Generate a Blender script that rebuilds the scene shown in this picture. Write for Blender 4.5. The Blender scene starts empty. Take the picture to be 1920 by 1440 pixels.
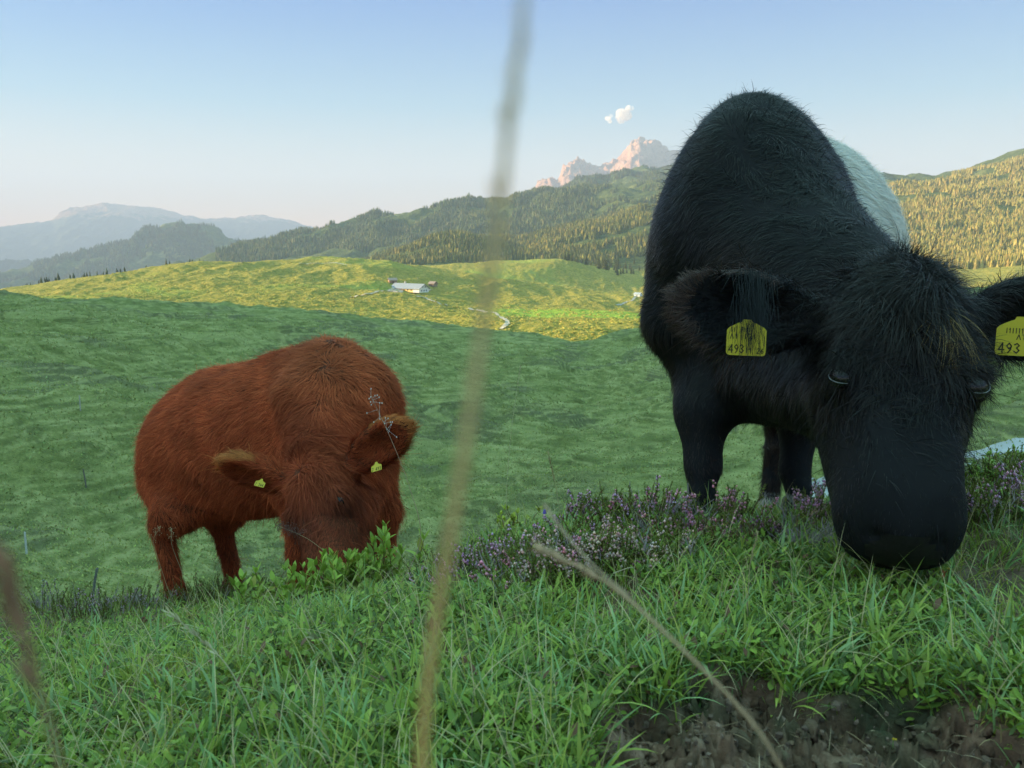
import bpy, math, random
import numpy as np
from mathutils import Vector

R = math.radians
SC = bpy.context.scene
COL = SC.collection
rng = np.random.default_rng(7)
random.seed(7)

# ------------------------------------------------------------------ camera, sky, sun
F = 1507.0                      # focal length in pixels of the 1920 px wide photograph
PITCH = R(9.8)
cam_d = bpy.data.cameras.new('camera')
cam = bpy.data.objects.new('camera', cam_d)
COL.objects.link(cam)
SC.camera = cam
cam.location = (0, 0, 0)
cam.rotation_euler = (R(90) - PITCH, 0, 0)
cam_d.sensor_width = 36
cam_d.lens = 36 * F / 1920
cam_d.clip_start = .02
cam_d.clip_end = 60000
cam_d.dof.use_dof = True
cam_d.dof.focus_distance = 2.1
cam_d.dof.aperture_fstop = 13.0

SUN_EL, SUN_AZ = R(12), R(-80)          # azimuth measured from +Y towards +X
SDIR = Vector((math.sin(SUN_AZ) * math.cos(SUN_EL), math.cos(SUN_AZ) * math.cos(SUN_EL), math.sin(SUN_EL)))
world = bpy.data.worlds.new('World')
SC.world = world
world.use_nodes = True
wt = world.node_tree
sky = wt.nodes.new('ShaderNodeTexSky')
sky.sky_type = 'NISHITA'
sky.sun_disc = False
sky.sun_elevation = R(16)
sky.sun_rotation = SUN_AZ
sky.altitude = 1400
sky.air_density = 1.0
sky.dust_density = .9
sky.ozone_density = 2.4
sky.sun_elevation = SUN_EL
sgam = wt.nodes.new('ShaderNodeGamma'); sgam.inputs[1].default_value = .4
shs = wt.nodes.new('ShaderNodeHueSaturation'); shs.inputs['Saturation'].default_value = 2.0
wt.links.new(sky.outputs[0], sgam.inputs[0]); wt.links.new(sgam.outputs[0], shs.inputs['Color']); stn = wt.nodes.new('ShaderNodeMix'); stn.data_type = 'RGBA'; stn.blend_type = 'MULTIPLY'; stn.inputs[0].default_value = 1; stn.inputs[7].default_value = (1, .92, .97, 1)
wt.links.new(shs.outputs[0], stn.inputs[6])
# sky tinted by height: warm low down, added brightness overhead lifts the ambient light
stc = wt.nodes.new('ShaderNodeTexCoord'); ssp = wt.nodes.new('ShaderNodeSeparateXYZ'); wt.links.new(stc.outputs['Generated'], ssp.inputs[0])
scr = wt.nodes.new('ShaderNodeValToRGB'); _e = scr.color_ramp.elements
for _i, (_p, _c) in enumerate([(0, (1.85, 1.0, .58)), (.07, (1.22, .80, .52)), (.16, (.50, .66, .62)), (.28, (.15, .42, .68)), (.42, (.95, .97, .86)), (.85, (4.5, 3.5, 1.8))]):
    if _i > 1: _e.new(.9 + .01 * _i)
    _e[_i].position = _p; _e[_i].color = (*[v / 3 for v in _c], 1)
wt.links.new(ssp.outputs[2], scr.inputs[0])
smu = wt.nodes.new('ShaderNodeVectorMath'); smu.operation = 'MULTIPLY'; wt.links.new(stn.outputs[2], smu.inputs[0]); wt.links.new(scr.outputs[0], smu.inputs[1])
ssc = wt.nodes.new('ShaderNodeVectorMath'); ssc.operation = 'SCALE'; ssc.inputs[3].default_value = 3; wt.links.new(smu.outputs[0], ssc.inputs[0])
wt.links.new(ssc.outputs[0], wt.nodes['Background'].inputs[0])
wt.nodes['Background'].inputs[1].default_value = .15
sun_d = bpy.data.lights.new('sun', 'SUN')
sun_d.energy = 5.0
sun_d.angle = R(.5)
sun_d.color = (1.0, .78, .46)
sun = bpy.data.objects.new('sun', sun_d)
COL.objects.link(sun)
sun.rotation_euler = SDIR.to_track_quat('Z', 'Y').to_euler()
SC.view_settings.view_transform = 'Standard'
SC.view_settings.look = 'None'
SC.view_settings.exposure = 2.25
SC.view_settings.gamma = 1
SC.cycles.volume_max_steps = 64
SC.cycles.max_bounces = 6
SC.cycles.volume_bounces = 1
SC.cycles.transparent_max_bounces = 8

# ------------------------------------------------------------------ numpy helpers
_perm = np.random.default_rng(3).permutation(512).astype(np.int64)
_perm = np.concatenate([_perm, _perm])
_ga = np.random.default_rng(4).uniform(0, 2 * math.pi, 512)
_gx, _gy = np.cos(_ga), np.sin(_ga)

def pn(x, y, s=0):
    """2-D gradient noise, about -1..1"""
    x = np.asarray(x, float); y = np.asarray(y, float)
    xi = np.floor(x).astype(np.int64); yi = np.floor(y).astype(np.int64)
    fx = x - xi; fy = y - yi
    u = fx * fx * fx * (fx * (fx * 6 - 15) + 10); v = fy * fy * fy * (fy * (fy * 6 - 15) + 10)
    def g(ix, iy, dx, dy):
        h = _perm[(_perm[(ix + s * 37) & 511] + iy) & 511]
        return _gx[h] * dx + _gy[h] * dy
    a = g(xi, yi, fx, fy); b = g(xi + 1, yi, fx - 1, fy)
    c = g(xi, yi + 1, fx, fy - 1); d = g(xi + 1, yi + 1, fx - 1, fy - 1)
    return (a + (b - a) * u + ((c + (d - c) * u) - (a + (b - a) * u)) * v) * 1.5

def fbm(x, y, o=4, s=0, gain=.5):
    t = 0; a = 1
    for i in range(o):
        t = t + a * pn(x * 2 ** i, y * 2 ** i, s + i); a *= gain
    return t

def ridged(x, y, o=4, s=0):
    t = 0; a = 1
    for i in range(o):
        t = t + a * (1 - np.abs(pn(x * 2 ** i, y * 2 ** i, s + i)) * 2); a *= .55
    return t - 1

def pn3(p, s=0):
    return (pn(p[:, 0] + p[:, 2] * .7, p[:, 1] - p[:, 2] * .6, s) + pn(p[:, 1] * .9 + 7, p[:, 2] + 3 + p[:, 0] * .3, s + 5)) * .7

def ray(u, v):
    cx = (np.asarray(u, float) - 960) / F; cy = (720 - np.asarray(v, float)) / F
    return cx, math.cos(PITCH) + cy * math.sin(PITCH), -math.sin(PITCH) + cy * math.cos(PITCH)

def P(u, v, d):
    """world point at depth d (metres in front of the lens) on the sight line through photo pixel u, v"""
    a, b, c = ray(u, v)
    return np.array([a * d, b * d, c * d])

def norm(v):
    v = np.asarray(v, float)
    return v / np.maximum(np.linalg.norm(v, axis=-1, keepdims=True), 1e-9)

def mesh_np(name, V, faces, mat=None, parent=None, col=None, smooth=True, link=True, colname='Col'):
    """faces: list of int arrays (n,3) or (n,4)"""
    me = bpy.data.meshes.new(name)
    V = np.ascontiguousarray(V, dtype=np.float32)
    faces = [np.asarray(f, dtype=np.int32) for f in faces if len(f)]
    me.vertices.add(len(V)); me.vertices.foreach_set('co', V.ravel())
    nl = sum(f.size for f in faces); npol = sum(len(f) for f in faces)
    me.loops.add(nl); me.loops.foreach_set('vertex_index', np.concatenate([f.ravel() for f in faces]))
    tot = np.concatenate([np.full(len(f), f.shape[1], np.int32) for f in faces])
    st = np.concatenate([[0], np.cumsum(tot)[:-1]]).astype(np.int32)
    me.polygons.add(npol); me.polygons.foreach_set('loop_start', st)
    me.polygons.foreach_set('use_smooth', np.full(npol, smooth))
    me.update(calc_edges=True)
    if col is not None:
        at = me.color_attributes.new(colname, 'FLOAT_COLOR', 'POINT')
        c = np.ones((len(V), 4), np.float32); c[:, :3] = col
        at.data.foreach_set('color', c.ravel())
    if mat: me.materials.append(mat)
    o = bpy.data.objects.new(name, me)
    if link: COL.objects.link(o)
    if parent: o.parent = parent
    return o

def tag(o, label=None, cat=None, group=None, kind=None):
    if label: o['label'] = label
    if cat: o['category'] = cat
    if group: o['group'] = group
    if kind: o['kind'] = kind
    return o

def empty(name, loc, label, cat, group=None, rz=0):
    o = bpy.data.objects.new(name, None); COL.objects.link(o)
    o.location = loc; o.rotation_euler = (0, 0, rz); o.empty_display_size = .1
    return tag(o, label, cat, group)

def grid_faces(nr, nc):
    i = np.arange(nr - 1)[:, None] * nc + np.arange(nc - 1)[None]
    i = i.ravel()
    return np.stack([i, i + 1, i + nc + 1, i + nc], 1)

class MB:
    """collects simple solids into one mesh"""
    def __init__(s): s.V = []; s.F3 = []; s.F4 = []; s.C = []; s.n = 0
    def add(s, V, F, col=(1, 1, 1)):
        V = np.asarray(V, float); F = np.asarray(F)
        (s.F3 if F.shape[1] == 3 else s.F4).append(F + s.n)
        s.V.append(V); s.C.append(np.broadcast_to(np.asarray(col, float), (len(V), 3))); s.n += len(V)
    def box(s, c, d, rz=0, col=(1, 1, 1)):
        v = np.array([[x, y, z] for x in (-.5, .5) for y in (-.5, .5) for z in (-.5, .5)]) * np.array(d)
        ca, sa = math.cos(rz), math.sin(rz)
        v = np.stack([v[:, 0] * ca - v[:, 1] * sa, v[:, 0] * sa + v[:, 1] * ca, v[:, 2]], 1) + np.array(c)
        s.add(v, [[0, 1, 3, 2], [4, 6, 7, 5], [0, 4, 5, 1], [2, 3, 7, 6], [0, 2, 6, 4], [1, 5, 7, 3]], col)
    def tube(s, pts, rad, n=6, col=(1, 1, 1)):
        pts = np.asarray(pts, float); m = len(pts)
        rad = np.broadcast_to(np.asarray(rad, float), (m,))
        t = norm(np.gradient(pts, axis=0))
        ref = np.array([.3, .2, .93]) if abs(t[0][2]) < .8 else np.array([1., .1, 0])
        a = norm(np.cross(t, ref)); b = np.cross(t, a)
        th = np.arange(n) / n * 2 * math.pi
        v = pts[:, None] + rad[:, None, None] * (a[:, None] * np.cos(th)[None, :, None] + b[:, None] * np.sin(th)[None, :, None])
        v = v.reshape(-1, 3)
        q = []
        for i in range(m - 1):
            for j in range(n):
                q.append([i * n + j, i * n + (j + 1) % n, (i + 1) * n + (j + 1) % n, (i + 1) * n + j])
        cc = col if np.ndim(col) == 1 else np.repeat(col, n, 0)
        s.add(v, q, cc)
    def ball(s, c, r, col=(1, 1, 1), rings=4, seg=6, rot=None):
        th = np.linspace(0, math.pi, rings + 1); ph = np.arange(seg) / seg * 2 * math.pi
        v = np.stack([np.sin(th)[:, None] * np.cos(ph), np.sin(th)[:, None] * np.sin(ph), np.broadcast_to(np.cos(th)[:, None], (rings + 1, seg))], -1).reshape(-1, 3)
        v = v * np.asarray(r)
        if rot is not None: v = v @ np.asarray(rot).T
        q = [[i * seg + j, (i + 1) * seg + j, (i + 1) * seg + (j + 1) % seg, i * seg + (j + 1) % seg] for i in range(rings) for j in range(seg)]
        s.add(v + np.asarray(c), q, col)
    def build(s, name, mat, parent=None, smooth=False, link=True, origin=None):
        V = np.concatenate(s.V)
        if origin is not None: V = V - np.asarray(origin)
        fs = []
        if s.F3: fs.append(np.concatenate(s.F3))
        if s.F4: fs.append(np.concatenate(s.F4))
        return mesh_np(name, V, fs, mat, parent, np.concatenate(s.C), smooth, link)

# ------------------------------------------------------------------ materials
def new_mat(name):
    m = bpy.data.materials.new(name); m.use_nodes = True
    nt = m.node_tree; b = nt.nodes['Principled BSDF']
    return m, nt, b

def col_mat(name, rough=.7, spec=.3, mul=(1, 1, 1), transl=0, noise=0, nscale=30, sheen=0):
    """colour comes from the mesh's own colour attribute"""
    m, nt, b = new_mat(name)
    a = nt.nodes.new('ShaderNodeAttribute'); a.attribute_name = 'Col'
    mx = nt.nodes.new('ShaderNodeMix'); mx.data_type = 'RGBA'; mx.blend_type = 'MULTIPLY'
    mx.inputs[0].default_value = 1; mx.inputs[7].default_value = (*mul, 1)
    nt.links.new(a.outputs['Color'], mx.inputs[6])
    out = mx.outputs[2]
    if noise:
        tc = nt.nodes.new('ShaderNodeTexCoord'); n = nt.nodes.new('ShaderNodeTexNoise')
        n.inputs['Scale'].default_value = nscale; n.inputs['Detail'].default_value = 3
        nt.links.new(tc.outputs['Object'], n.inputs['Vector'])
        mr = nt.nodes.new('ShaderNodeMapRange'); mr.inputs[1].default_value = .3; mr.inputs[2].default_value = .7
        mr.inputs[3].default_value = 1 - noise; mr.inputs[4].default_value = 1 + noise
        nt.links.new(n.outputs['Fac'], mr.inputs[0])
        sc = nt.nodes.new('ShaderNodeVectorMath'); sc.operation = 'SCALE'
        nt.links.new(out, sc.inputs[0]); nt.links.new(mr.outputs[0], sc.inputs[3])
        out = sc.outputs[0]
    nt.links.new(out, b.inputs['Base Color'])
    b.inputs['Roughness'].default_value = rough
    b.inputs['Specular IOR Level'].default_value = spec
    if sheen:
        b.inputs['Sheen Weight'].default_value = sheen; b.inputs['Sheen Roughness'].default_value = .4
    if transl:
        t = nt.nodes.new('ShaderNodeBsdfTranslucent'); nt.links.new(out, t.inputs['Color'])
        ms = nt.nodes.new('ShaderNodeMixShader'); ms.inputs[0].default_value = transl
        nt.links.new(b.outputs[0], ms.inputs[1]); nt.links.new(t.outputs[0], ms.inputs[2])
        nt.links.new(ms.outputs[0], nt.nodes['Material Output'].inputs['Surface'])
    return m

# ------------------------------------------------------------------ terrain
def px_curve(r, pts, dv=0):
    pts = np.array(pts, float)
    a, b, c = ray(pts[:, 0], pts[:, 1] + dv)
    az = np.degrees(np.arctan2(a, b)); te = c / np.hypot(a, b)
    rr = pts[:, 2] if pts.shape[1] > 2 else np.full(len(pts), float(r))
    return az, rr, rr * te

def z_curve(r, pts):
    pts = np.array(pts, float)
    return pts[:, 0], np.full(len(pts), float(r)), pts[:, 1]

CREST = [(-600, 1150, 3.6), (0, 1165, 3.5), (300, 1145, 3.4), (560, 1118, 3.2), (760, 1085, 2.8), (850, 1045, 2.5), (930, 1015, 2.25),
         (1000, 1000, 2.1), (1200, 985, 1.85), (1500, 1000, 1.8), (1700, 975, 1.95), (1850, 915, 2.15), (1920, 895, 2.25), (2400, 860, 2.5)]
_c = px_curve(0, CREST)
def _off(dr, dz):        # the crest line pushed out by dr and down by dz(az)
    return _c[0], _c[1] + dr, _c[2] + np.interp(_c[0], [-30, -8, 4, 30], dz)
CURVES = [
    z_curve(.12, [(-40, -.47), (40, -.47)]),
    z_curve(.75, [(-35, -.53), (0, -.52), (35, -.50)]),
    z_curve(1.25, [(-35, -.68), (-15, -.64), (0, -.60), (18, -.54), (35, -.50)]),
    _c, _off(1.0, (-.40, -.5, -.36, -.24)), _off(4.5, (-2.4, -2.5, -2.6, -2.4)),
    z_curve(18, [(-35, -9.2), (0, -9.8), (35, -8.2)]),
    px_curve(30, [(-600, 1050), (0, 1070), (100, 1072), (250, 1092), (500, 1120), (800, 1085), (1000, 1060), (1500, 1010), (1900, 960)]),
    px_curve(36, [(-600, 1055), (0, 1068), (250, 1098), (500, 1112), (800, 1060), (1000, 1030), (1500, 970), (1900, 930)]),
    px_curve(45, [(-600, 970), (0, 1000), (250, 1010), (500, 1010), (800, 960), (1000, 935), (1300, 920), (1600, 900), (1900, 870)]),
    px_curve(62, [(-600, 760), (0, 780), (250, 800), (500, 850), (800, 865), (1000, 860), (1300, 830), (1600, 800), (1900, 790)]),
    px_curve(100, [(-600, 610), (0, 620), (250, 650), (500, 680), (900, 720), (1100, 740), (1300, 700), (1600, 660), (1900, 640)]),
    px_curve(170, [(-800, 548), (0, 549), (60, 551), (100, 556), (250, 563), (480, 579), (700, 598), (900, 617), (1000, 628), (1070, 641),
                   (1110, 638), (1150, 624), (1210, 614), (1400, 590), (1650, 560), (1920, 530), (2600, 480)]),
    z_curve(235, [(-40, -34), (0, -38), (40, -34)]),
    z_curve(330, [(-40, -45), (40, -45)]),
    z_curve(430, [(-40, -42), (0, -41), (40, -41)]),
    px_curve(560, [(-600, 565), (0, 567), (300, 560), (500, 561), (700, 567), (900, 582), (1200, 592), (1900, 590)]),
    px_curve(700, [(-600, 552), (0, 556), (200, 543), (400, 529), (600, 535), (760, 545), (850, 552), (1000, 568), (1200, 578), (1900, 560)]),
    px_curve(950, [(-600, 546), (0, 548), (60, 537), (130, 521), (250, 505), (380, 490), (640, 482), (720, 487), (780, 497), (850, 509), (1000, 530), (1200, 556), (1900, 545)]),
    px_curve(1080, [(-600, 560), (0, 565), (380, 505), (640, 496), (720, 500), (850, 520), (1000, 540), (1200, 556), (1900, 530)]),
    px_curve(1250, [(-600, 580), (0, 590), (380, 520), (640, 502), (800, 500), (900, 492), (980, 487), (1040, 487), (1100, 500), (1200, 525), (1900, 505)]),
    px_curve(1480, [(-600, 580), (0, 600), (640, 512), (900, 500), (1040, 499), (1120, 500), (1200, 505), (1400, 500), (1650, 490), (1900, 480)]),
    px_curve(1900, [(-600, 580), (0, 610), (500, 530), (700, 490), (760, 465), (800, 443), (860, 431), (910, 446), (960, 462), (1050, 443), (1200, 412), (1400, 400), (1650, 400), (1900, 400)]),
    px_curve(2350, [(-600, 580), (0, 620), (500, 530), (700, 492), (860, 455), (960, 452), (1050, 428), (1200, 390), (1400, 370), (1650, 356), (1900, 345)]),
    px_curve(3200, [(-600, 560), (0, 575), (300, 510), (380, 480), (440, 462), (520, 447), (600, 431), (700, 405), (780, 393), (860, 381), (950, 375), (1010, 363), (1060, 361),
                    (1120, 354), (1240, 342), (1640, 332), (1700, 333), (1750, 337), (1800, 327), (1850, 311), (1920, 285), (2200, 250)]),
    px_curve(3650, [(-600, 560), (0, 585), (300, 520), (600, 450), (1010, 378), (1060, 372), (1240, 338), (1640, 345), (1920, 310)]),
    px_curve(4300, [(-600, 570), (0, 600), (600, 470), (900, 405), (1010, 378), (1060, 353), (1100, 334), (1160, 322), (1240, 317), (1400, 330), (1640, 350), (1920, 320)]),
    z_curve(4900, [(-60, -260), (-12, -200), (0, 0), (10, 150), (40, 150)]),
    px_curve(5700, [(-600, 530), (-100, 528), (0, 518), (60, 501), (120, 487), (200, 466), (240, 447), (280, 431), (340, 421), (400, 428), (440, 446), (480, 454), (600, 470), (900, 480), (1900, 440)]),
    z_curve(7000, [(-60, -350), (0, -150), (40, 0)]),
    px_curve(9000, [(-600, 500), (0, 500), (700, 480), (900, 440), (975, 385), (1005, 357), (1018, 338), (1032, 331), (1043, 341), (1056, 322), (1072, 310), (1090, 306), (1108, 316), (1122, 322), (1140, 314),
                    (1160, 306), (1172, 284), (1184, 264), (1200, 255), (1222, 255), (1240, 268), (1256, 290), (1300, 305), (1500, 350), (1900, 380)]),
    z_curve(11500, [(-60, -400), (40, -200)]),
    px_curve(15500, [(-800, 420), (-200, 415), (0, 426), (50, 421), (98, 415), (112, 401), (130, 393), (160, 386), (200, 383), (250, 388), (300, 392), (345, 405), (385, 412), (440, 410), (475, 405), (500, 406), (545, 416), (590, 429),
                     (640, 440), (900, 450), (1900, 450)]),
    z_curve(18000, [(-60, -400), (60, -400)]),
]
_azs = np.concatenate([np.arange(-180, -60, 2.), np.arange(-60, 60, .05), np.arange(60, 180.1, 2.)])
def _tab():
    r = np.empty((len(CURVES), len(_azs))); z = np.empty_like(r)
    for i, (a, rr, zz) in enumerate(CURVES):
        r[i] = np.interp(_azs, a, rr); z[i] = np.interp(_azs, a, zz)
    f = np.clip((np.abs(_azs) - 60) / 120, 0, 1) * .5       # both halves meet behind the camera
    j = len(_azs) - 1 - np.arange(len(_azs))
    r = r * (1 - f) + r[:, j] * f; z = z * (1 - f) + z[:, j] * f
    return np.log(r), z
_lr, _z = _tab()
LR = np.linspace(math.log(.12), math.log(18000), 2600)
def _pchip():
    h = np.diff(_lr, axis=0); d = np.diff(_z, axis=0) / h
    m = np.zeros_like(_z)
    w1 = 2 * h[1:] + h[:-1]; w2 = h[1:] + 2 * h[:-1]
    ok = d[:-1] * d[1:] > 0
    with np.errstate(all='ignore'):
        hm = (w1 + w2) / (w1 / d[:-1] + w2 / d[1:])
    m[1:-1] = np.where(ok, hm, 0); m[0] = d[0]; m[-1] = d[-1]
    T = np.empty((len(LR), len(_azs)), np.float32)
    for k in range(len(_azs)):
        i = np.clip(np.searchsorted(_lr[:, k], LR) - 1, 0, len(CURVES) - 2)
        hh = h[i, k]; t = np.clip((LR - _lr[i, k]) / hh, 0, 1)
        T[:, k] = ((1 + 2 * t) * (1 - t) ** 2 * _z[i, k] + t * (1 - t) ** 2 * hh * m[i, k]
                   + t * t * (3 - 2 * t) * _z[i + 1, k] + t * t * (t - 1) * hh * m[i + 1, k])
    return T
TAB = _pchip()
_azi = np.arange(len(_azs), dtype=float)

SOIL_C = (.36, .74)
def soil_mask(x, y):
    """1 on the trodden bare soil close to the camera on the right"""
    r = np.hypot(x, y); az = np.degrees(np.arctan2(x, y))
    n = fbm(x * 7, y * 7, 4, 60)
    edge = np.interp(az, [3, 8, 12, 17, 22, 27, 31, 36], [.62, .84, .89, .94, .95, .97, .95, .93]) + .045 * n
    a = np.clip((edge - r) / .022, 0, 1) * np.clip((az - 4 + 3 * n) / 3, 0, 1)
    b = np.clip((.028 - np.hypot(x - .075, (y - .86) * 1.5) + .025 * n) / .02, 0, 1) + np.clip((.035 - np.hypot(x + .24, (y - .98) * 1.5) + .03 * n) / .02, 0, 1)
    return np.clip(a + b, 0, 1)

def amp(r, pts):
    p = np.array(pts, float)
    return np.interp(np.log(r), np.log(p[:, 0]), p[:, 1])

def terrace(x, y, z):
    """cattle tracks: narrow level treads that follow the contour of the slope"""
    zz = z * 1.1 + .45 * fbm(x / 14, y / 14, 2, 6)
    return (np.abs(((zz / .50) % 1) - .5) * 2) ** 1.5

def ground_z(x, y, detail=True):
    x = np.asarray(x, float); y = np.asarray(y, float)
    r = np.maximum(np.hypot(x, y), .121); az = np.degrees(np.arctan2(x, y))
    fi = (np.log(r) - LR[0]) / (LR[1] - LR[0]); fi = np.clip(fi, 0, len(LR) - 1.001)
    fj = np.clip(np.interp(az, _azs, _azi), 0, len(_azs) - 1.001)
    i = fi.astype(int); j = fj.astype(int); a = fi - i; b = fj - j
    z = (TAB[i, j] * (1 - a) * (1 - b) + TAB[i + 1, j] * a * (1 - b) + TAB[i, j + 1] * (1 - a) * b + TAB[i + 1, j + 1] * a * b).astype(float)
    if not detail: return z
    # small lumps of the turf close by
    w = amp(r, [(.3, 1), (4, 1), (12, 0)])
    if w.max() > 0:
        z = z + w * (.018 * fbm(x * 3.1, y * 3.1, 3, 1) + .006 * fbm(x * 17, y * 17, 2, 9))
        s = soil_mask(x, y) * (r < 1.6)
        z = z + s * (-.030 + .030 * fbm(x * 15, y * 15, 5, 14) + .020 * ridged(x * 34, y * 34, 3, 16) + .0035 * fbm(x * 140, y * 140, 2, 15))
    # hummocks and sheep-track terraces of the pasture
    w = amp(r, [(12, 0), (30, 1), (170, 1), (260, 1)]) * amp(r, [(260, 1), (330, 0)])
    if w.max() > 0:
        wx = x + 3 * fbm(x / 21, y / 21, 2, 20); wy = y + 3 * fbm(x / 21, y / 21, 2, 21)
        far = amp(r, [(60, .55), (120, 1), (170, .35)])
        hum = 2.1 * fbm(wx / 24, wy / 13, 3, 2) * far + .46 * fbm(wx / 4.6, wy / 3.0, 2, 3) + .10 * fbm(x / 1.3, y / 1.0, 2, 4)
        ter = terrace(x, y, z)
        hum = hum + .15 * ter * np.clip(.7 + 1.2 * pn(x / 26 + 3, y / 30, 8), 0, 1)
        z = z + w * hum
    w = amp(r, [(240, 0), (340, 1), (1450, 1), (1700, 0)])
    if w.max() > 0:
        z = z + w * (3.0 * fbm(x / 95, y / 120, 2, 30) * amp(r, [(300, .5), (900, 1.3)]) + 2.0 * ridged(x / 46, y / 130, 2, 31) * amp(r, [(600, .1), (800, 1), (950, .6), (1100, .2)])
                     + .9 * fbm(x / 9, y / 9, 3, 33))
    w = amp(r, [(1450, 0), (1900, 1), (4300, 1.8), (4900, 2.5), (5700, 2.6), (7000, 1)])
    if w.max() > 0:
        z = z + w * (15 * ridged(x / 330, y / 420, 3, 40) + 3 * fbm(x / 60, y / 60, 2, 43)) * amp(r, [(1450, .35), (2200, 1), (6800, 1), (7600, 0)])
    w = amp(r, [(6800, 0), (8000, 1), (18000, 1)])
    if w.max() > 0:
        k = amp(r, [(7000, 1), (9000, 1.), (12000, .55), (15500, .45)])
        z = z + w * k * (75 * ridged(x / 560, y / 900, 5, 50) + 26 * ridged(x / 110, y / 300, 3, 52))
    # broad hill to the left of the camera that keeps the pasture in shade
    d = np.array([math.sin(SUN_AZ), math.cos(SUN_AZ)]); t = np.array([-d[1], d[0]])
    s = x * d[0] + y * d[1]; q = -(x * t[0] + y * t[1]) if t[1] < 0 else x * t[0] + y * t[1]
    zz = 285 * np.exp(-((s - 800) / 170) ** 2) * np.clip((300 - q) / 60, 0, 1) * np.clip((q + 900) / 200, 0, 1)
    z = z + zz
    return z

def ground_hit(u, v, rmax=400):
    """where the sight line of photo pixel u, v meets the ground"""
    a, b, c = ray(u, v); h = math.hypot(a, b)
    rr = np.exp(np.linspace(math.log(.4), math.log(rmax), 3000))
    g = ground_z(rr * a / h, rr * b / h)
    k = np.argmax(g > rr * c / h)
    if k == 0: k = len(rr) - 1
    r = rr[k]
    return np.array([r * a / h, r * b / h, g[k]])

def terrain_sheet(name, r0, r1, nr, daz, mat):
    az = np.concatenate([np.arange(-180, -44, 2.5), np.arange(-44, 44, daz), np.arange(44, 180.1, 2.5)])
    rr = np.exp(np.linspace(math.log(r0), math.log(r1), nr))
    A, RR = np.meshgrid(np.radians(az), rr)
    x = RR * np.sin(A); y = RR * np.cos(A)
    z = ground_z(x.ravel(), y.ravel())
    V = np.stack([x.ravel(), y.ravel(), z], 1)
    t = terrace(x.ravel(), y.ravel(), z) if name == 'pasture' else z * 0
    o = mesh_np(name, V, [grid_faces(nr, len(az))[:, ::-1]], mat, None, np.stack([t, t, t], 1))
    return tag(o, kind='structure')

def ramp(nt, fac, stops):
    cr = nt.nodes.new('ShaderNodeValToRGB'); e = cr.color_ramp.elements
    while len(e) < len(stops): e.new(.5)
    for k, (p, c) in enumerate(stops):
        e[k].position = p; e[k].color = (*c, 1)
    nt.links.new(fac, cr.inputs[0])
    return cr.outputs[0]

def noise_n(nt, vec, scale, detail=4, rough=.55, stretch=None, dist=0):
    if stretch:
        mp = nt.nodes.new('ShaderNodeMapping'); mp.inputs['Scale'].default_value = stretch
        nt.links.new(vec, mp.inputs[0]); vec = mp.outputs[0]
    n = nt.nodes.new('ShaderNodeTexNoise'); n.inputs['Scale'].default_value = scale
    n.inputs['Detail'].default_value = detail; n.inputs['Roughness'].default_value = rough
    n.inputs['Distortion'].default_value = dist
    nt.links.new(vec, n.inputs['Vector'])
    return n.outputs['Fac']

def mix_c(nt, fac, a, b):
    m = nt.nodes.new('ShaderNodeMix'); m.data_type = 'RGBA'
    for s, v in ((m.inputs[0], fac), (m.inputs[6], a), (m.inputs[7], b)):
        if hasattr(v, 'is_linked') or hasattr(v, 'links'): nt.links.new(v, s)
        elif isinstance(v, (tuple, list)): s.default_value = (*v, 1)
        else: s.default_value = v
    return m.outputs[2]

def maprange(nt, v, a, b, c=0, d=1):
    m = nt.nodes.new('ShaderNodeMapRange'); m.interpolation_type = 'SMOOTHSTEP'
    for k, x in zip((1, 2, 3, 4), (a, b, c, d)): m.inputs[k].default_value = x
    nt.links.new(v, m.inputs[0]); return m.outputs[0]

def bump(nt, b, h, dist, strength=.8):
    n = nt.nodes.new('ShaderNodeBump'); n.inputs['Distance'].default_value = dist; n.inputs['Strength'].default_value = strength
    nt.links.new(h, n.inputs['Height']); nt.links.new(n.outputs[0], b.inputs['Normal'])

def geo(nt):
    g = nt.nodes.new('ShaderNodeNewGeometry'); return g

def mat_soil():
    m, nt, b = new_mat('dark soil'); p = geo(nt).outputs['Position']
    n = noise_n(nt, p, 22, 6, .65); n2 = noise_n(nt, p, 5, 3)
    c = ramp(nt, n, [(.3, (.07, .037, .021)), (.52, (.19, .11, .066)), (.7, (.38, .26, .18))])
    c = mix_c(nt, maprange(nt, n2, .45, .62), c, ramp(nt, n, [(.3, (.03, .028, .012)), (.7, (.07, .075, .03))]))
    nt.links.new(c, b.inputs['Base Color']); b.inputs['Roughness'].default_value = .9
    bump(nt, b, noise_n(nt, p, 90, 5, .7), .006)
    return m

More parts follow.
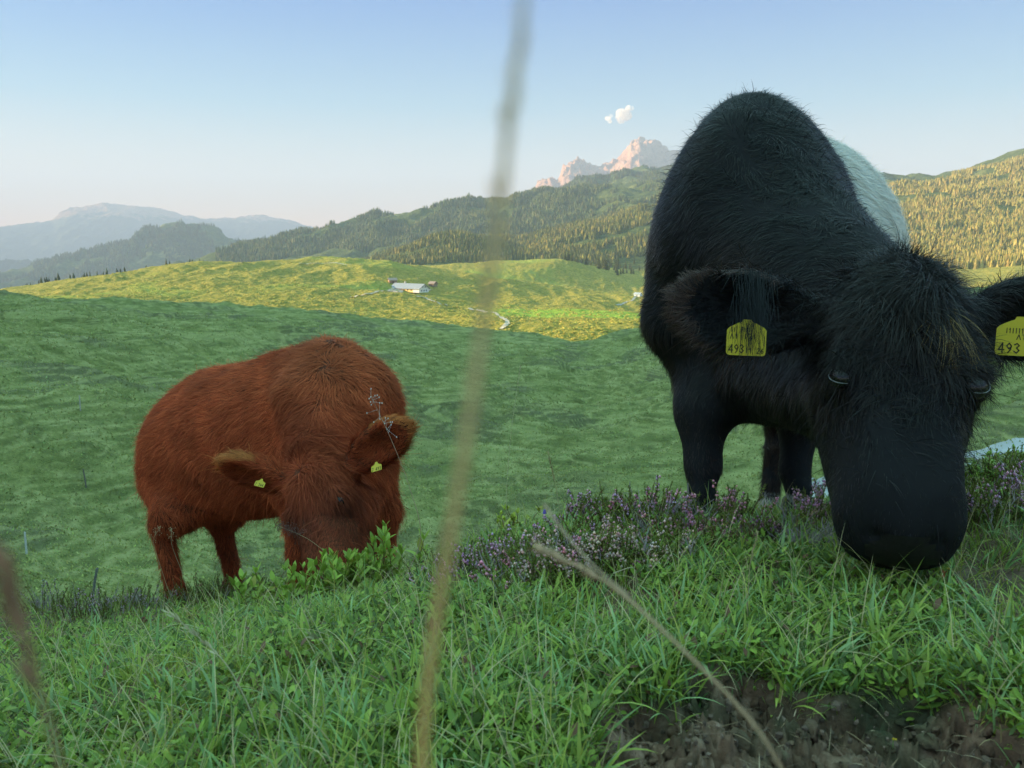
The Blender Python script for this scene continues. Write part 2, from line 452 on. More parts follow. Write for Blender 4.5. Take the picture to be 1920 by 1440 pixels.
def mat_pasture():
    m, nt, b = new_mat('shaded alpine grass'); p = geo(nt).outputs['Position']
    m, nt, b = new_mat('shaded alpine grass'); p = geo(nt).outputs['Position']
    big = noise_n(nt, p, .05, 5, .6, dist=.6); mid = noise_n(nt, p, .28, 6, .65, stretch=(1, 1.6, 2.5), dist=.5); fine = noise_n(nt, p, 3.2, 5, .7)
    c = ramp(nt, mid, [(.34, (.165, .19, .06)), (.46, (.24, .28, .085)), (.54, (.32, .355, .115)), (.66, (.44, .46, .185))])
    c = mix_c(nt, maprange(nt, fine, .36, .62), mix_c(nt, .35, c, (.10, .125, .035)), c)
    c = mix_c(nt, maprange(nt, big, .51, .60, 0, .8), c, ramp(nt, fine, [(.3, (.10, .12, .05)), (.55, (.18, .185, .09)), (.7, (.26, .25, .15))]))
    tracks = noise_n(nt, p, .10, 4, .55, stretch=(1, 1, 7), dist=1.6)
    c = mix_c(nt, maprange(nt, tracks, .54, .62, 0, .65), c, (.40, .43, .16))
    a = nt.nodes.new('ShaderNodeAttribute'); a.attribute_name = 'Col'
    tr = nt.nodes.new('ShaderNodeMath'); tr.operation = 'MULTIPLY'; nt.links.new(maprange(nt, a.outputs['Fac'], .35, .95, 0, .6), tr.inputs[0]); nt.links.new(maprange(nt, noise_n(nt, p, .10, 3), .36, .54), tr.inputs[1])
    c = mix_c(nt, maprange(nt, a.outputs['Fac'],   .05, .3, .2, 0), c, (.13, .165, .055))
    c = mix_c(nt, tr.outputs[0], c, (.48, .49, .20))
    nt.links.new(c, b.inputs['Base Color']); b.inputs['Roughness'].default_value = .85
    b.inputs['Specular IOR Level'].default_value = .15
    h = nt.nodes.new('ShaderNodeMath'); h.operation = 'ADD'
    nt.links.new(noise_n(nt, p, 1.4, 6, .7), h.inputs[0]); nt.links.new(noise_n(nt, p, 7, 3, .7), h.inputs[1])
    bump(nt, b, h.outputs[0], .35, .9)
    return m

def mat_hill():
    m, nt, b = new_mat('sunlit heath pasture'); p = geo(nt).outputs['Position']
    big = noise_n(nt, p, .006, 4, .6, dist=.5); mid = noise_n(nt, p, .05, 5, .65); fine = noise_n(nt, p, .28, 5, .75)
    c = ramp(nt, mid, [(.3, (.28, .235, .05)), (.5, (.39, .31, .06)), (.7, (.48, .37, .085))])
    c = mix_c(nt, maprange(nt, fine, .38, .55), (.17, .19, .03), c)
    c = mix_c(nt, maprange(nt, big, .52, .66), c, ramp(nt, fine, [(.3, (.25, .29, .05)), (.7, (.36, .39, .07))]))
    sep = nt.nodes.new('ShaderNodeSeparateXYZ'); nt.links.new(p, sep.inputs[0])
    # forest floor further out
    c = mix_c(nt, maprange(nt, sep.outputs[1], 1350, 1500), c, ramp(nt, fine, [(.35, (.05, .075, .025)), (.65, (.16, .17, .05))]))
    # bright green hay meadow on the right of the farm
    mx = maprange(nt, sep.outputs[0], -30, 10); my = maprange(nt, sep.outputs[1], 480, 500); my2 = maprange(nt, sep.outputs[1], 590, 575)
    mu = nt.nodes.new('ShaderNodeMath'); mu.operation = 'MULTIPLY'; nt.links.new(mx, mu.inputs[0]); nt.links.new(my, mu.inputs[1])
    mu2 = nt.nodes.new('ShaderNodeMath'); mu2.operation = 'MULTIPLY'; nt.links.new(mu.outputs[0], mu2.inputs[0]); nt.links.new(my2, mu2.inputs[1])
    mx3 = maprange(nt, sep.outputs[0], 95, 85)
    mu3 = nt.nodes.new('ShaderNodeMath'); mu3.operation = 'MULTIPLY'; nt.links.new(mu2.outputs[0], mu3.inputs[0]); nt.links.new(mx3, mu3.inputs[1])
    c = mix_c(nt, mu3.outputs[0], c, (.30, .42, .055))
    nt.links.new(c, b.inputs['Base Color']); b.inputs['Roughness'].default_value = .9
    b.inputs['Specular IOR Level'].default_value = .1
    bump(nt, b, noise_n(nt, p, .22, 6, .75), 2.6, .9)
    return m

def mat_forest():
    m, nt, b = new_mat('forested slope'); p = geo(nt).outputs['Position']
    fine = noise_n(nt, p, .05, 6, .75); big = noise_n(nt, p, .003, 5, .65, dist=.4)
    c = ramp(nt, fine, [(.35, (.05, .075, .03)), (.55, (.10, .13, .04)), (.7, (.20, .21, .06))])
    c = mix_c(nt, maprange(nt, big, .57, .62), c, (.20, .21, .075))
    c = mix_c(nt, maprange(nt, noise_n(nt, p, .007, 6, .75), .66, .70), c, (.42, .37, .33))
    nt.links.new(c, b.inputs['Base Color']); b.inputs['Roughness'].default_value = .95
    b.inputs['Specular IOR Level'].default_value = .05
    bump(nt, b, fine, 14, 1)
    return m

def mat_rock():
    m, nt, b = new_mat('limestone mountain'); g = geo(nt); p = g.outputs['Position']
    fine = noise_n(nt, p, .012, 7, .75, stretch=(1, 1, .5)); big = noise_n(nt, p, .0022, 4, .6)
    c = ramp(nt, fine, [(.35, (.28, .145, .10)), (.5, (.45, .25, .17)), (.7, (.56, .34, .24))])
    sep = nt.nodes.new('ShaderNodeSeparateXYZ'); nt.links.new(p, sep.inputs[0])
    # woods and meadows below the rock line, which rises and falls with the noise
    ad = nt.nodes.new('ShaderNodeMath'); ad.operation = 'MULTIPLY_ADD'; ad.inputs[1].default_value = 520; nt.links.new(big, ad.inputs[0]); nt.links.new(sep.outputs[2], ad.inputs[2])
    ad2 = nt.nodes.new('ShaderNodeMath'); ad2.operation = 'MULTIPLY_ADD'; ad2.inputs[1].default_value = 330; nt.links.new(fine, ad2.inputs[0]); nt.links.new(ad.outputs[0], ad2.inputs[2])
    f = maprange(nt, ad2.outputs[0], 830, 900)
    nz = nt.nodes.new('ShaderNodeSeparateXYZ'); nt.links.new(g.outputs['Normal'], nz.inputs[0])
    c = mix_c(nt, f, (.07, .09, .06), c)
    nt.links.new(c, b.inputs['Base Color']); b.inputs['Roughness'].default_value = .95
    b.inputs['Specular IOR Level'].default_value = .05
    bump(nt, b, fine, 60, .9)
    return m

M_SOIL = mat_soil()
terrain_sheet('ground', .12, 5.2, 620, .11, M_SOIL)
terrain_sheet('pasture', 5.2, 240, 900, .10, mat_pasture())
M_HILL = mat_hill(); M_FOR = mat_forest()
terrain_sheet('pasture_hill', 240, 1500, 420, .10, M_HILL)
terrain_sheet('forest_hills', 1500, 7200, 360, .10, M_FOR)
terrain_sheet('mountains', 7200, 18000, 460, .07, mat_rock())

# ------------------------------------------------------------------ air
def haze_box():
    mb = MB(); mb.box((0, 0, (1560 - 900) / 2), (37600, 37600, 1560 + 900))
    m = bpy.data.materials.new('haze air'); m.use_nodes = True; nt = m.node_tree
    nt.nodes.remove(nt.nodes['Principled BSDF'])
    v = nt.nodes.new('ShaderNodeVolumePrincipled')
    v.inputs['Color'].default_value = (.46, .55, .77, 1); v.inputs['Density'].default_value = 1.05e-4
    v.inputs['Anisotropy'].default_value = 0.0
    nt.links.new(v.outputs[0], nt.nodes['Material Output'].inputs['Volume'])
    return tag(mb.build('haze', m), kind='stuff')

# ------------------------------------------------------------------ animals: bodies as one blended implicit surface
class Body:
    def __init__(s, lo, hi, h):
        s.lo = np.array(lo, float); s.h = h
        s.n = np.ceil((np.array(hi) - s.lo) / h).astype(int) + 1
        s.D = np.full(s.n, .5, np.float32); s.prims = []
    def _sub(s, a, b, m):
        i0 = np.clip(np.floor((a - m - s.lo) / s.h).astype(int), 0, s.n); i1 = np.clip(np.ceil((b + m - s.lo) / s.h).astype(int) + 1, 0, s.n)
        sl = tuple(slice(p, q) for p, q in zip(i0, i1))
        ax = [s.lo[k] + s.h * np.arange(i0[k], i1[k]) for k in range(3)]
        return sl, np.stack(np.meshgrid(*ax, indexing='ij'), -1).astype(np.float32)
    def _mix(s, sl, d, k, sub=False):
        D = s.D[sl]
        if sub:
            d = -d; h = np.clip(.5 - .5 * (D - d) / k, 0, 1); s.D[sl] = D * (1 - h) + d * h + k * h * (1 - h)
        else:
            h = np.clip(.5 + .5 * (D - d) / k, 0, 1); s.D[sl] = D * (1 - h) + d * h - k * h * (1 - h)
    def cone(s, a, b, ra, rb, k=.05, comb=None, sub=False):
        a = np.asarray(a, float); b = np.asarray(b, float)
        if comb is not None: s.prims.append((a, b, ra, rb, norm(comb)))
        m = max(ra, rb) + k + .02
        sl, X = s._sub(np.minimum(a, b), np.maximum(a, b), m)
        if min(X.shape[:3]) == 0: return
        ab = b - a; h = np.clip(((X - a) @ ab) / max(ab @ ab, 1e-9), 0, 1)
        d = np.linalg.norm(X - a - h[..., None] * ab, axis=-1) - (ra + h * (rb - ra))
        s._mix(sl, d, k, sub)
    def ell(s, c, r, k=.05, rot=None, comb=None, sub=False):
        """rot rows: the three unit axes"""
        c = np.asarray(c, float); r = np.asarray(r, float)
        Rm = np.eye(3) if rot is None else np.asarray(rot)
        if comb is not None:
            ax = np.argmax(r); e = Rm[ax] * (r[ax] - np.sort(r)[1])
            s.prims.append((c - e, c + e, np.sort(r)[1], np.sort(r)[1], norm(comb)))
        m = r.max() + k + .02
        sl, X = s._sub(c, c, m)
        if min(X.shape[:3]) == 0: return
        l = (X - c) @ Rm.T
        k0 = np.linalg.norm(l / r, axis=-1); k1 = np.linalg.norm(l / (r * r), axis=-1)
        d = k0 * (k0 - 1) / np.maximum(k1, 1e-6)
        s._mix(sl, d, k, sub)
    def comb(s, X):
        W = np.zeros(len(X)); C = np.zeros((len(X), 3))
        for a, b, ra, rb, c in s.prims:
            ab = b - a; h = np.clip(((X - a) @ ab) / max(ab @ ab, 1e-9), 0, 1)
            d = np.linalg.norm(X - a - h[:, None] * ab, axis=-1) - (ra + h * (rb - ra))
            w = np.exp(-np.maximum(d, -.05) / .025); W += w; C += w[:, None] * c
        return norm(C / W[:, None])
    def mesh(s):
        """surface nets"""
        D = s.D; ins = D < 0
        c = np.zeros(tuple(np.array(D.shape) - 1), np.int8)
        for i in (0, 1):
            for j in (0, 1):
                for k in (0, 1):
                    c += ins[i:i + c.shape[0], j:j + c.shape[1], k:k + c.shape[2]]
        act = (c > 0) & (c < 8); idx = np.argwhere(act)
        vid = np.full(c.shape, -1, np.int64); vid[act] = np.arange(len(idx))
        corners = np.array([[i, j, k] for i in (0, 1) for j in (0, 1) for k in (0, 1)])
        val = np.stack([D[tuple((idx + q).T)] for q in corners], 1)
        acc = np.zeros((len(idx), 3)); cnt = np.zeros(len(idx))
        for p in range(8):
            for q in range(p + 1, 8):
                if np.abs(corners[p] - corners[q]).sum() != 1: continue
                va, vb = val[:, p], val[:, q]; x = (va < 0) != (vb < 0)
                t = va[x] / (va[x] - vb[x]); acc[x] += corners[p] + t[:, None] * (corners[q] - corners[p]); cnt[x] += 1
        V = (idx + acc / cnt[:, None]) * s.h + s.lo
        Fs = []
        for ax in range(3):
            a0 = [slice(1, -1)] * 3; a1 = [slice(1, -1)] * 3
            a0[ax] = slice(0, -1); a1[ax] = slice(1, None)
            i0 = ins[tuple(a0)]; i1 = ins[tuple(a1)]
            e = np.argwhere(i0 != i1); fl = i0[tuple(e.T)]
            off = np.ones(3, int); off[ax] = 0; e = e + off
            u, v = [k for k in range(3) if k != ax]
            du = np.zeros(3, int); du[u] = 1; dv = np.zeros(3, int); dv[v] = 1
            q = np.stack([vid[tuple((e - du - dv).T)], vid[tuple((e - dv).T)], vid[tuple(e.T)], vid[tuple((e - du).T)]], 1)
            if ax == 1: fl = ~fl
            q[~fl] = q[~fl][:, ::-1]
            Fs.append(q)
        Fq = np.concatenate(Fs); Fq = Fq[(Fq >= 0).all(1)]
        return V, Fq

def relax(V, Fq, n=2):
    E = np.concatenate([Fq[:, [0, 1]], Fq[:, [1, 2]], Fq[:, [2, 3]], Fq[:, [3, 0]]])
    for _ in range(n):
        A = np.zeros_like(V); c = np.zeros(len(V))
        np.add.at(A, E[:, 0], V[E[:, 1]]); np.add.at(c, E[:, 0], 1)
        V = V * .4 + .6 * A / np.maximum(c, 1)[:, None]
    return V

def vnormals(V, Fq):
    n = np.cross(V[Fq[:, 2]] - V[Fq[:, 0]], V[Fq[:, 3]] - V[Fq[:, 1]])
    N = np.zeros_like(V)
    for k in range(4): np.add.at(N, Fq[:, k], n)
    return norm(N)

def coat(name, body, V, Fq, N, n, length, lift, width, colour, mat, parent, weight=None, combfn=None, curl=.25, segs=3, seed=1, grav=.15, clump=.35):
    """hair as tapering ribbons that lie along the combed direction of the surface"""
    g = np.random.default_rng(seed)
    a = np.linalg.norm(np.cross(V[Fq[:, 2]] - V[Fq[:, 0]], V[Fq[:, 3]] - V[Fq[:, 1]]), axis=1) / 2
    C = V[Fq].mean(1)
    if weight is not None: a = a * weight(C, N[Fq].mean(1))
    f = g.choice(len(Fq), n, p=a / a.sum()); u = g.random(n)[:, None]; v = g.random(n)[:, None]
    q = Fq[f]
    def lerp(A): return (A[q[:, 0]] * (1 - u) + A[q[:, 1]] * u) * (1 - v) + (A[q[:, 3]] * (1 - u) + A[q[:, 2]] * u) * v
    X = lerp(V); Nn = norm(lerp(N))
    cb = combfn(X) if combfn else body.comb(X)
    # tufts: neighbouring hairs share a swirl
    sw = np.stack([pn3(X * 14, 3), pn3(X * 14, 13), pn3(X * 14, 23)], 1) * clump * 2 + np.stack([pn3(X * 45, 4), pn3(X * 45, 14), pn3(X * 45, 24)], 1) * clump
    T = cb + sw; T = norm(T - (T * Nn).sum(1, keepdims=True) * Nn)
    T = norm(T + g.normal(0, curl, (n, 3))); T = norm(T - np.minimum((T * Nn).sum(1, keepdims=True), 0) * Nn)
    L = (length(X) * (1 + .45 * pn3(X * 22, 7)) * g.uniform(.6, 1.25, n))[:, None]
    li = (lift(X) if callable(lift) else np.full(n, lift))[:, None] * g.uniform(.5, 1.6, (n, 1))
    W = (width * g.uniform(.6, 1.3, n))[:, None]
    col = colour(X, g)
    m = segs + 1; ts = np.linspace(0, 1, m)
    Vv = np.empty((n, m, 2, 3), np.float32)
    S = norm(np.cross(T, Nn) + .18 * g.normal(0, 1, (n, 3)))
    for k, t in enumerate(ts):
        p = X + L * (T * t + Nn * li * (t - .55 * t * t) * 1.6) + np.array([0, 0, -1]) * grav * L * t * t - Nn * .002
        w = W * (1 - t ** 1.6 * .92) * .5
        Vv[:, k, 0] = p - S * w; Vv[:, k, 1] = p + S * w
    base = np.arange(n)[:, None] * (m * 2)
    Fh = np.concatenate([base + np.array([2 * k, 2 * k + 1, 2 * k + 3, 2 * k + 2]) for k in range(segs)])
    cc = np.repeat(col, m * 2, 0)
    return mesh_np(name, Vv.reshape(-1, 3), [Fh], mat, parent, cc)

def head_frame(M, Pp, face):
    up = norm(Pp - M); f = norm(np.asarray(face, float)); f = norm(f - (f @ up) * up); side = np.cross(f, up)   # side: towards image right when it faces the lens
    side = -np.cross(up, f) if False else np.cross(f, up)
    return M, -side, f, up

def add_head(B, fr, s=1.0, ears=(), cb_down=True):
    M, sd, fw, up = fr
    def H(a, b, c): return M + (sd * a + fw * b + up * c) * s
    rot = np.stack([sd, fw, up]); dn = -up
    B.ell(H(0, -.02, .365), np.array([.108, .080, .13]) * s, .03, rot, comb=dn + .3 * fw)
    for q in (-1, 1):
        B.ell(H(q * .088, .004, .302), np.array([.036, .046, .040]) * s, .022, rot, comb=sd * q + dn)
        B.cone(H(q * .058, -.13, .32), H(q * .036, -.075, .075), .074 * s, .046 * s, .04, comb=dn - fw * .3)
        B.ell(H(q * .075, -.05, .27), np.array([.040, .05, .085]) * s, .04, rot, comb=dn + sd * q * .4)
    for q in (-1, 1):
        B.cone(H(q * .030, -.010, .31), H(q * .032, .016, .11), .056 * s, .050 * s, .022, comb=dn)
        B.cone(H(q * .050, -.055, .28), H(q * .040, -.025, .09), .055 * s, .050 * s, .03, comb=dn)
        B.cone(H(q * .098, .052, .262), H(q * .078, .050, .225), .014, .010, .02, sub=True)
    B.ell(H(0, -.012, .062), np.array([.090, .064, .056]) * s, .035, rot, comb=dn + fw * .3)
    B.ell(H(0, -.03, .025), np.array([.075, .05, .032]) * s, .03, rot, comb=dn)
    B.ell(H(0, -.065, .435), np.array([.080, .070, .068]) * s, .05, rot, comb=up + fw * .2)
    return H, rot

def add_ear(B, base, tip, front, wid, fat=0):
    """a cupped leaf-shaped ear between base and tip, opening towards front"""
    ax = norm(tip - base); L = np.linalg.norm(tip - base); f = norm(front - (front @ ax) * ax); w = np.cross(ax, f)
    rot = np.stack([ax, f, w]); c = base + ax * L * .58
    B.cone(base - ax * .03, base + ax * L * .35, .036, .030, .03, comb=ax)
    B.ell(c, (L * .46, .034 + fat, wid), .02, rot, comb=ax)
    B.ell(c + f * (.030 + fat * .8) + ax * .006, (L * .40, .036, wid * .80), .010, rot, sub=True)
    return rot, c

def muzzle_pad(V, Fq, N, c, sd, fw, up, col, parent):
    """the hairless moist skin of the muzzle, a thin layer over the nose"""
    C = V[Fq].mean(1) - c
    k = ((C @ sd) / .062) ** 2 + ((C @ up) / .030) ** 2 + ((C @ fw - .01) / .06) ** 2 < 1
    if not k.any(): return
    q = Fq[k]; ids, inv = np.unique(q, return_inverse=True)
    mesh_np('muzzle', V[ids] + N[ids] * .0022, [inv.reshape(-1, 4)], M_NOSE, parent, np.tile(col, (len(ids), 1)))

def eyeball(c, r, parent, fw, name='eye'):
    mb = MB(); mb.ball(c, (r, r, r), (.008, .006, .006), 10, 14)
    return mb.build(name, M_EYE, parent, True)

m, nt, b = new_mat('eye'); M_EYE = m
b.inputs['Base Color'].default_value = (.012, .009, .008, 1); b.inputs['Roughness'].default_value = .12
M_NOSE = col_mat('moist nose', .42, .28, noise=.3, nscale=220)
M_HIDE = col_mat('hide', .8, .2)
M_BLACKFUR = col_mat('black fur', .36, .20)
M_REDFUR = col_mat('russet fur', .75, .08)
M_TAG = col_mat('yellow tag', .4, .4)
M_INK = col_mat('tag ink', .5, .3)
M_HOOF = col_mat('hoof', .5, .4, noise=.3)

SEG = {'0': [(.5, 0), (.9, .25), (.9, .75), (.5, 1), (.1, .75), (.1, .25), (.5, 0)], '1': [(.25, .75), (.55, 1), (.55, 0)],
       '2': [(.1, .8), (.5, 1), (.9, .75), (.1, 0), (.95, 0)], '3': [(.1, .85), (.5, 1), (.88, .78), (.45, .53), (.9, .28), (.5, 0), (.08, .15)],
       '4': [(.7, 0), (.7, 1), (.05, .3), (.98, .3)], '6': [(.8, .95), (.3, .7), (.1, .3), (.45, 0), (.88, .28), (.5, .55), (.12, .35)],
       '7': [(.1, 1), (.92, 1), (.4, 0)], '9': [(.88, .62), (.5, .42), (.1, .7), (.5, 1), (.88, .72), (.7, .25), (.35, 0)],
       'A': [(.05, 0), (.5, 1), (.95, 0)], 'T': [(.05, 1), (.95, 1), (.5, 1), (.5, 0)], '|': [(.5, 0), (.5, 1)]}

def ear_tag(parent, c, right, up, w, h, rows, neck=1.0):
    """rounded yellow tag with a tapering neck; rows of (text, x0, y0, char width, char height, stroke)"""
    right = norm(right); up = norm(up - (up @ right) * right); nn = np.cross(right, up)
    if nn @ (-c) < 0: nn = -nn
    r = .09 * w; pts = []
    for cx_, cy_, a0 in ((w / 2 - r, -h / 2 + r, -90), ):
        for a in (-90, -60, -30, 0): pts.append((cx_ + r * math.cos(R(a)), cy_ + r * math.sin(R(a))))
    pts += [(w / 2, h * .42), (w * .44, h * .52), (w * .26, h * .66), (w * .13, h * (.66 + .26 * neck)), (w * .10, h * (.66 + .6 * neck))]
    full = pts + [(-x, y) for x, y in pts[::-1]]
    n = len(full); th = .0012
    V = [c + right * x + up * y + nn * z for z in (th / 2, -th / 2) for x, y in full]
    me = bpy.data.meshes.new('ear_tag')
    me.from_pydata([tuple(v) for v in V], [], [tuple(range(n)), tuple(range(2 * n - 1, n - 1, -1))] + [(i, i + n, (i + 1) % n + n, (i + 1) % n) for i in range(n)])
    at = me.color_attributes.new('Col', 'FLOAT_COLOR', 'POINT')
    for d in at.data: d.color = (.62, .49, .03, 1)
    me.materials.append(M_TAG)
    o = bpy.data.objects.new('ear_tag', me); COL.objects.link(o); o.parent = parent
    mb = MB()
    for text, x0, y0, cw, ch, st in rows:
        for k, chh in enumerate(text):
            if chh == ' ': continue
            pl = SEG[chh]
            for (xa, ya), (xb, yb) in zip(pl[:-1], pl[1:]):
                A = np.array([x0 + (k + xa * .78) * cw, y0 + ya * ch]); Bq = np.array([x0 + (k + xb * .78) * cw, y0 + yb * ch])
                d = Bq - A; l = np.hypot(*d) + 1e-9; d = d / l; pq = np.array([-d[1], d[0]]) * st / 2; A = A - d * st * .4; Bq = Bq + d * st * .4
                q = [A - pq, Bq - pq, Bq + pq, A + pq]
                vv = [c + right * x + up * y + nn * (th / 2 + z) for z in (.0004, .0001) for x, y in q]
                mb.add(vv, [[0, 1, 2, 3], [0, 1, 5, 4], [1, 2, 6, 5], [2, 3, 7, 6], [3, 0, 4, 7]], (.02, .018, .01))
    mb.build('lettering', M_INK, o)
    return o

def gz(x, y): return float(ground_z(np.array([x]), np.array([y]))[0])

def leg(B, top, rtop, elbow, relb, knee, rknee, foot, rcan, comb=(0, 0, -1)):
    B.cone(top, elbow, rtop, relb, .07, comb=comb)
    B.cone(elbow, knee, relb, rknee, .04, comb=comb)
    B.cone(knee, foot + np.array([0, 0, .09]), rknee * .92, rcan, .025, comb=comb)
    B.ell(foot + np.array([0, -.004, .075]), (rcan * 1.3, rcan * 1.35, .035), .02, comb=comb)

def hoof(parent, foot, fw, col, r=.042):
    fw = norm(np.array([fw[0], fw[1], 0])); sd = np.array([-fw[1], fw[0], 0])
    mb = MB()
    for q in (-1, 1):
        c = foot + sd * q * r * .5 + fw * .008
        ring = []
        for z, k in ((0, 1.0), (.055, .72)):
            for a in np.arange(10) / 10 * 2 * math.pi:
                ring.append(c + fw * (math.cos(a) * r * 1.35 * k - (z * .25)) + sd * math.sin(a) * r * .52 * k + np.array([0, 0, z]))
        n = 10
        mb.add(ring, [[i, (i + 1) % n, n + (i + 1) % n, n + i] for i in range(n)], col)
        mb.add([c + np.array([0, 0, .062]), *ring[10:]], [[0, 1 + i, 1 + (i + 1) % n] for i in range(n)], col)
        mb.add([c, *ring[:10]], [[0, 1 + (i + 1) % n, 1 + i] for i in range(n)], col)
    return mb.build('hoof', M_HOOF, parent, True)

# ---- black belted cow
def black_cow():
    root = empty('cow', (0, 0, 0), 'black shaggy cow with a white belt, grazing with its head down, large at the right', 'cow', 'grazing cows')
    C0 = P(1417, 494, 2.07); ax = norm([.50, .866, 0]); sdv = np.array([ax[1], -ax[0], 0])   # sdv: image right
    rot = np.stack([sdv, ax, [0, 0, 1]])
    B = Body((-.05, .95, -1.15), (1.75, 3.75, .62), .0115)
    bk = ax * .8 + np.array([0, 0, -.6])
    at = lambda s, q=0, z=0: C0 + ax * s + sdv * q + np.array([0, 0, z])
    B.ell(at(.0, -.01, .02), (.255, .30, .345), .08, rot, comb=bk)
    B.ell(at(.04, -.02, .22), (.13, .30, .185), .10, rot, comb=bk)
    B.ell(at(.50, .015, -.02), (.30, .46, .36), .06, rot, comb=bk)
    B.ell(at(.55, .0, .20), (.15, .52, .15), .10, rot, comb=bk)
    B.ell(at(1.0, .0, .0), (.265, .30, .32), .10, rot, comb=ax * .3 + np.array([0, 0, -1]))
    # neck and crest
    M = P(1688, 1056, 1.21); Pp = P(1692, 470, 1.34)
    fr = head_frame(M, Pp, -P(1690, 760, 1.0) * np.array([1, 1, 0]) + np.array([.24, -.10, 0]))
    tohead = norm(Pp - C0)
    nb = -tohead + np.array([0, 0, -.8])
    B.cone(at(-.13, .02, .04), P(1620, 600, 1.60), .215, .135, .07, comb=nb)
    B.cone(P(1405, 255, 2.00), P(1545, 430, 1.78), .085, .065, .05, comb=np.array([-.5, .2, -1]))
    B.cone(P(1545, 430, 1.78), P(1660, 550, 1.50), .065, .055, .05, comb=np.array([-.6, .2, -.9]))
    B.cone(P(1425, 700, 1.86), P(1590, 735, 1.52), .095, .10, .08, comb=np.array([0, .2, -1]))
    B.cone(P(1375, 740, 1.95), P(1480, 748, 1.80), .062, .058, .05, comb=np.array([0, .2, -1]))
    H, hrot = add_head(B, fr, 1.0)
    for q in (-1, 1): B.cone(H(q * .050, .056, .026), H(q * .038, .026, .034), .011, .008, .008, sub=True)
    for q in (-1, 1): B.ell(H(q * .100, .046, .276), (.017, .010, .013), .010, hrot, sub=True)
    # ears
    sd, fw, up = fr[1], fr[2], fr[3]
    eb = H(-.080, -.075, .405); et = P(1266, 566, 1.36)
    er, ec = add_ear(B, eb, et, fw + np.array([0, 0, -.25]), .074)
    eb2 = H(.080, -.075, .41); et2 = P(2060, 585, 1.32)
    er2, ec2 = add_ear(B, eb2, et2, fw * 1.0 + np.array([0, 0, -.5]), .074, fat=.012)
    B.cone(at(-.02, -.10, .18), at(-.17, -.15, -.14), .09, .09, .05, comb=bk)
    B.cone(at(.0, .10, .18), at(-.15, .15, -.12), .08, .08, .05, comb=bk)
    # legs
    def foot(x, y, dz=0): return np.array([x, y, gz(x, y) + dz])
    f1 = foot(*P(1312, 1000, 1.93)[:2]); f2 = foot(*P(1492, 1000, 2.02)[:2])
    leg(B, at(.02, -.15, -.06), .115, P(1316, 770, 1.96), .060, P(1318, 875, 1.93), .043, f1, .027)
    leg(B, at(.05, .13, -.08), .12, P(1500, 780, 2.04), .052, P(1490, 885, 2.02), .036, f2, .025)
    hb = at(1.05); h1 = foot(*(hb - sdv * .15)[:2]); h2 = foot(*(hb + sdv * .15)[:2])
    for hf, q in ((h1, -1), (h2, 1)):
        stifle = at(.93, q * .15, -.34); hock = hf + np.array([0, 0, .42]) + ax * .10
        B.cone(at(1.02, q * .13, -.10), stifle, .17, .11, .08, comb=(0, 0, -1))
        B.cone(stifle, hock, .10, .050, .05, comb=(0, 0, -1))
        B.cone(hock, hf + np.array([0, 0, .09]), .046, .034, .03, comb=(0, 0, -1))
        B.ell(hf + np.array([0, 0, .07]), (.045, .05, .035), .02, comb=(0, 0, -1))
    tb = at(1.27, 0, .22)
    B.cone(tb, at(1.33, -.05, -.25), .030, .016, .03, comb=(0, 0, -1))
    V, Fq = B.mesh(); V = relax(V, Fq, 2); N = vnormals(V, Fq)
    def belt(X):
        s = (X - C0) @ ax; w = .012 * pn3(X * 9, 2)
        z = X[:, 2]
        trunk = np.abs((X - at(.5)) @ sdv) < .5
        b1 = (s > .15 + w * 2) & (s < .78 + w) & trunk & (z > -.55)
        sock = ((X[:, 2] < h1[2] + .16) & (X[:, 1] > 2.5)) | ((X[:, 2] < f2[2] + .075) & (np.hypot(X[:, 0] - f2[0] + .02, X[:, 1] - f2[1]) < .055))
        return b1 | sock
    def basecol(X):
        c = np.tile(np.array([.010, .010, .012]), (len(X), 1))
        rim = np.linalg.norm((X - ec) * 1.0, axis=1)
        c[belt(X)] = (.55, .56, .57)
        return c
    body = mesh_np('body', V, [Fq], M_HIDE, root, basecol(V))
    muzzle_pad(V, Fq, N, H(0, .035, .008), sd, fw, up, (.012, .010, .010), root)
    earpts = lambda X: np.linalg.norm(X - ec, axis=1)
    def colour(X, g):
        n = len(X); t = g.random(n)[:, None]
        c = np.array([.004, .0045, .006]) * (1 - t ** 3) + np.array([.026, .022, .021]) * t ** 3
        c = c * (1 + .4 * pn3(X * 7, 30))[:, None]
        br = np.clip(pn3(X * 5, 31) * 2 - .2, 0, 1) * .35
        hd = ((X - H(0, 0, .38)) ** 2).sum(1)
        br = np.maximum(br, np.exp(-hd / .02) * .45 * (g.random(n) < .6))
        c = c * (1 - br[:, None]) + np.array([.050, .034, .026]) * br[:, None]
        # brown fringe round the near ear, brown lower legs
        l = (X - ec) @ er.T; e = np.hypot(l[:, 0] / .105, l[:, 2] / .075)
        near = (np.abs(l[:, 1]) < .06) & (e < 1.5)
        fr_ = near & (e > .86) & (l[:, 0] > -.055)
        c[fr_] = np.array([.085, .052, .042]) * g.uniform(.6, 1.2, (fr_.sum(), 1))
        lg = np.clip((-.40 - X[:, 2]) / .25, 0, 1) * (X[:, 1] > 1.6)
        lg = lg[:, None] * .55
        c = c * (1 - lg) + np.array([.045, .026, .018]) * lg
        w = belt(X); c[w] = np.array([.74, .68, .60]) * g.uniform(.8, 1.1, (w.sum(), 1))
        gr = (np.linalg.norm(X - H(.055, .06, .375), axis=1) < .028) & (g.random(n) < .45)
        c[gr] = (.30, .20, .07)
        return np.maximum(c, .0025)
    hc = H(.015, .04, .475)
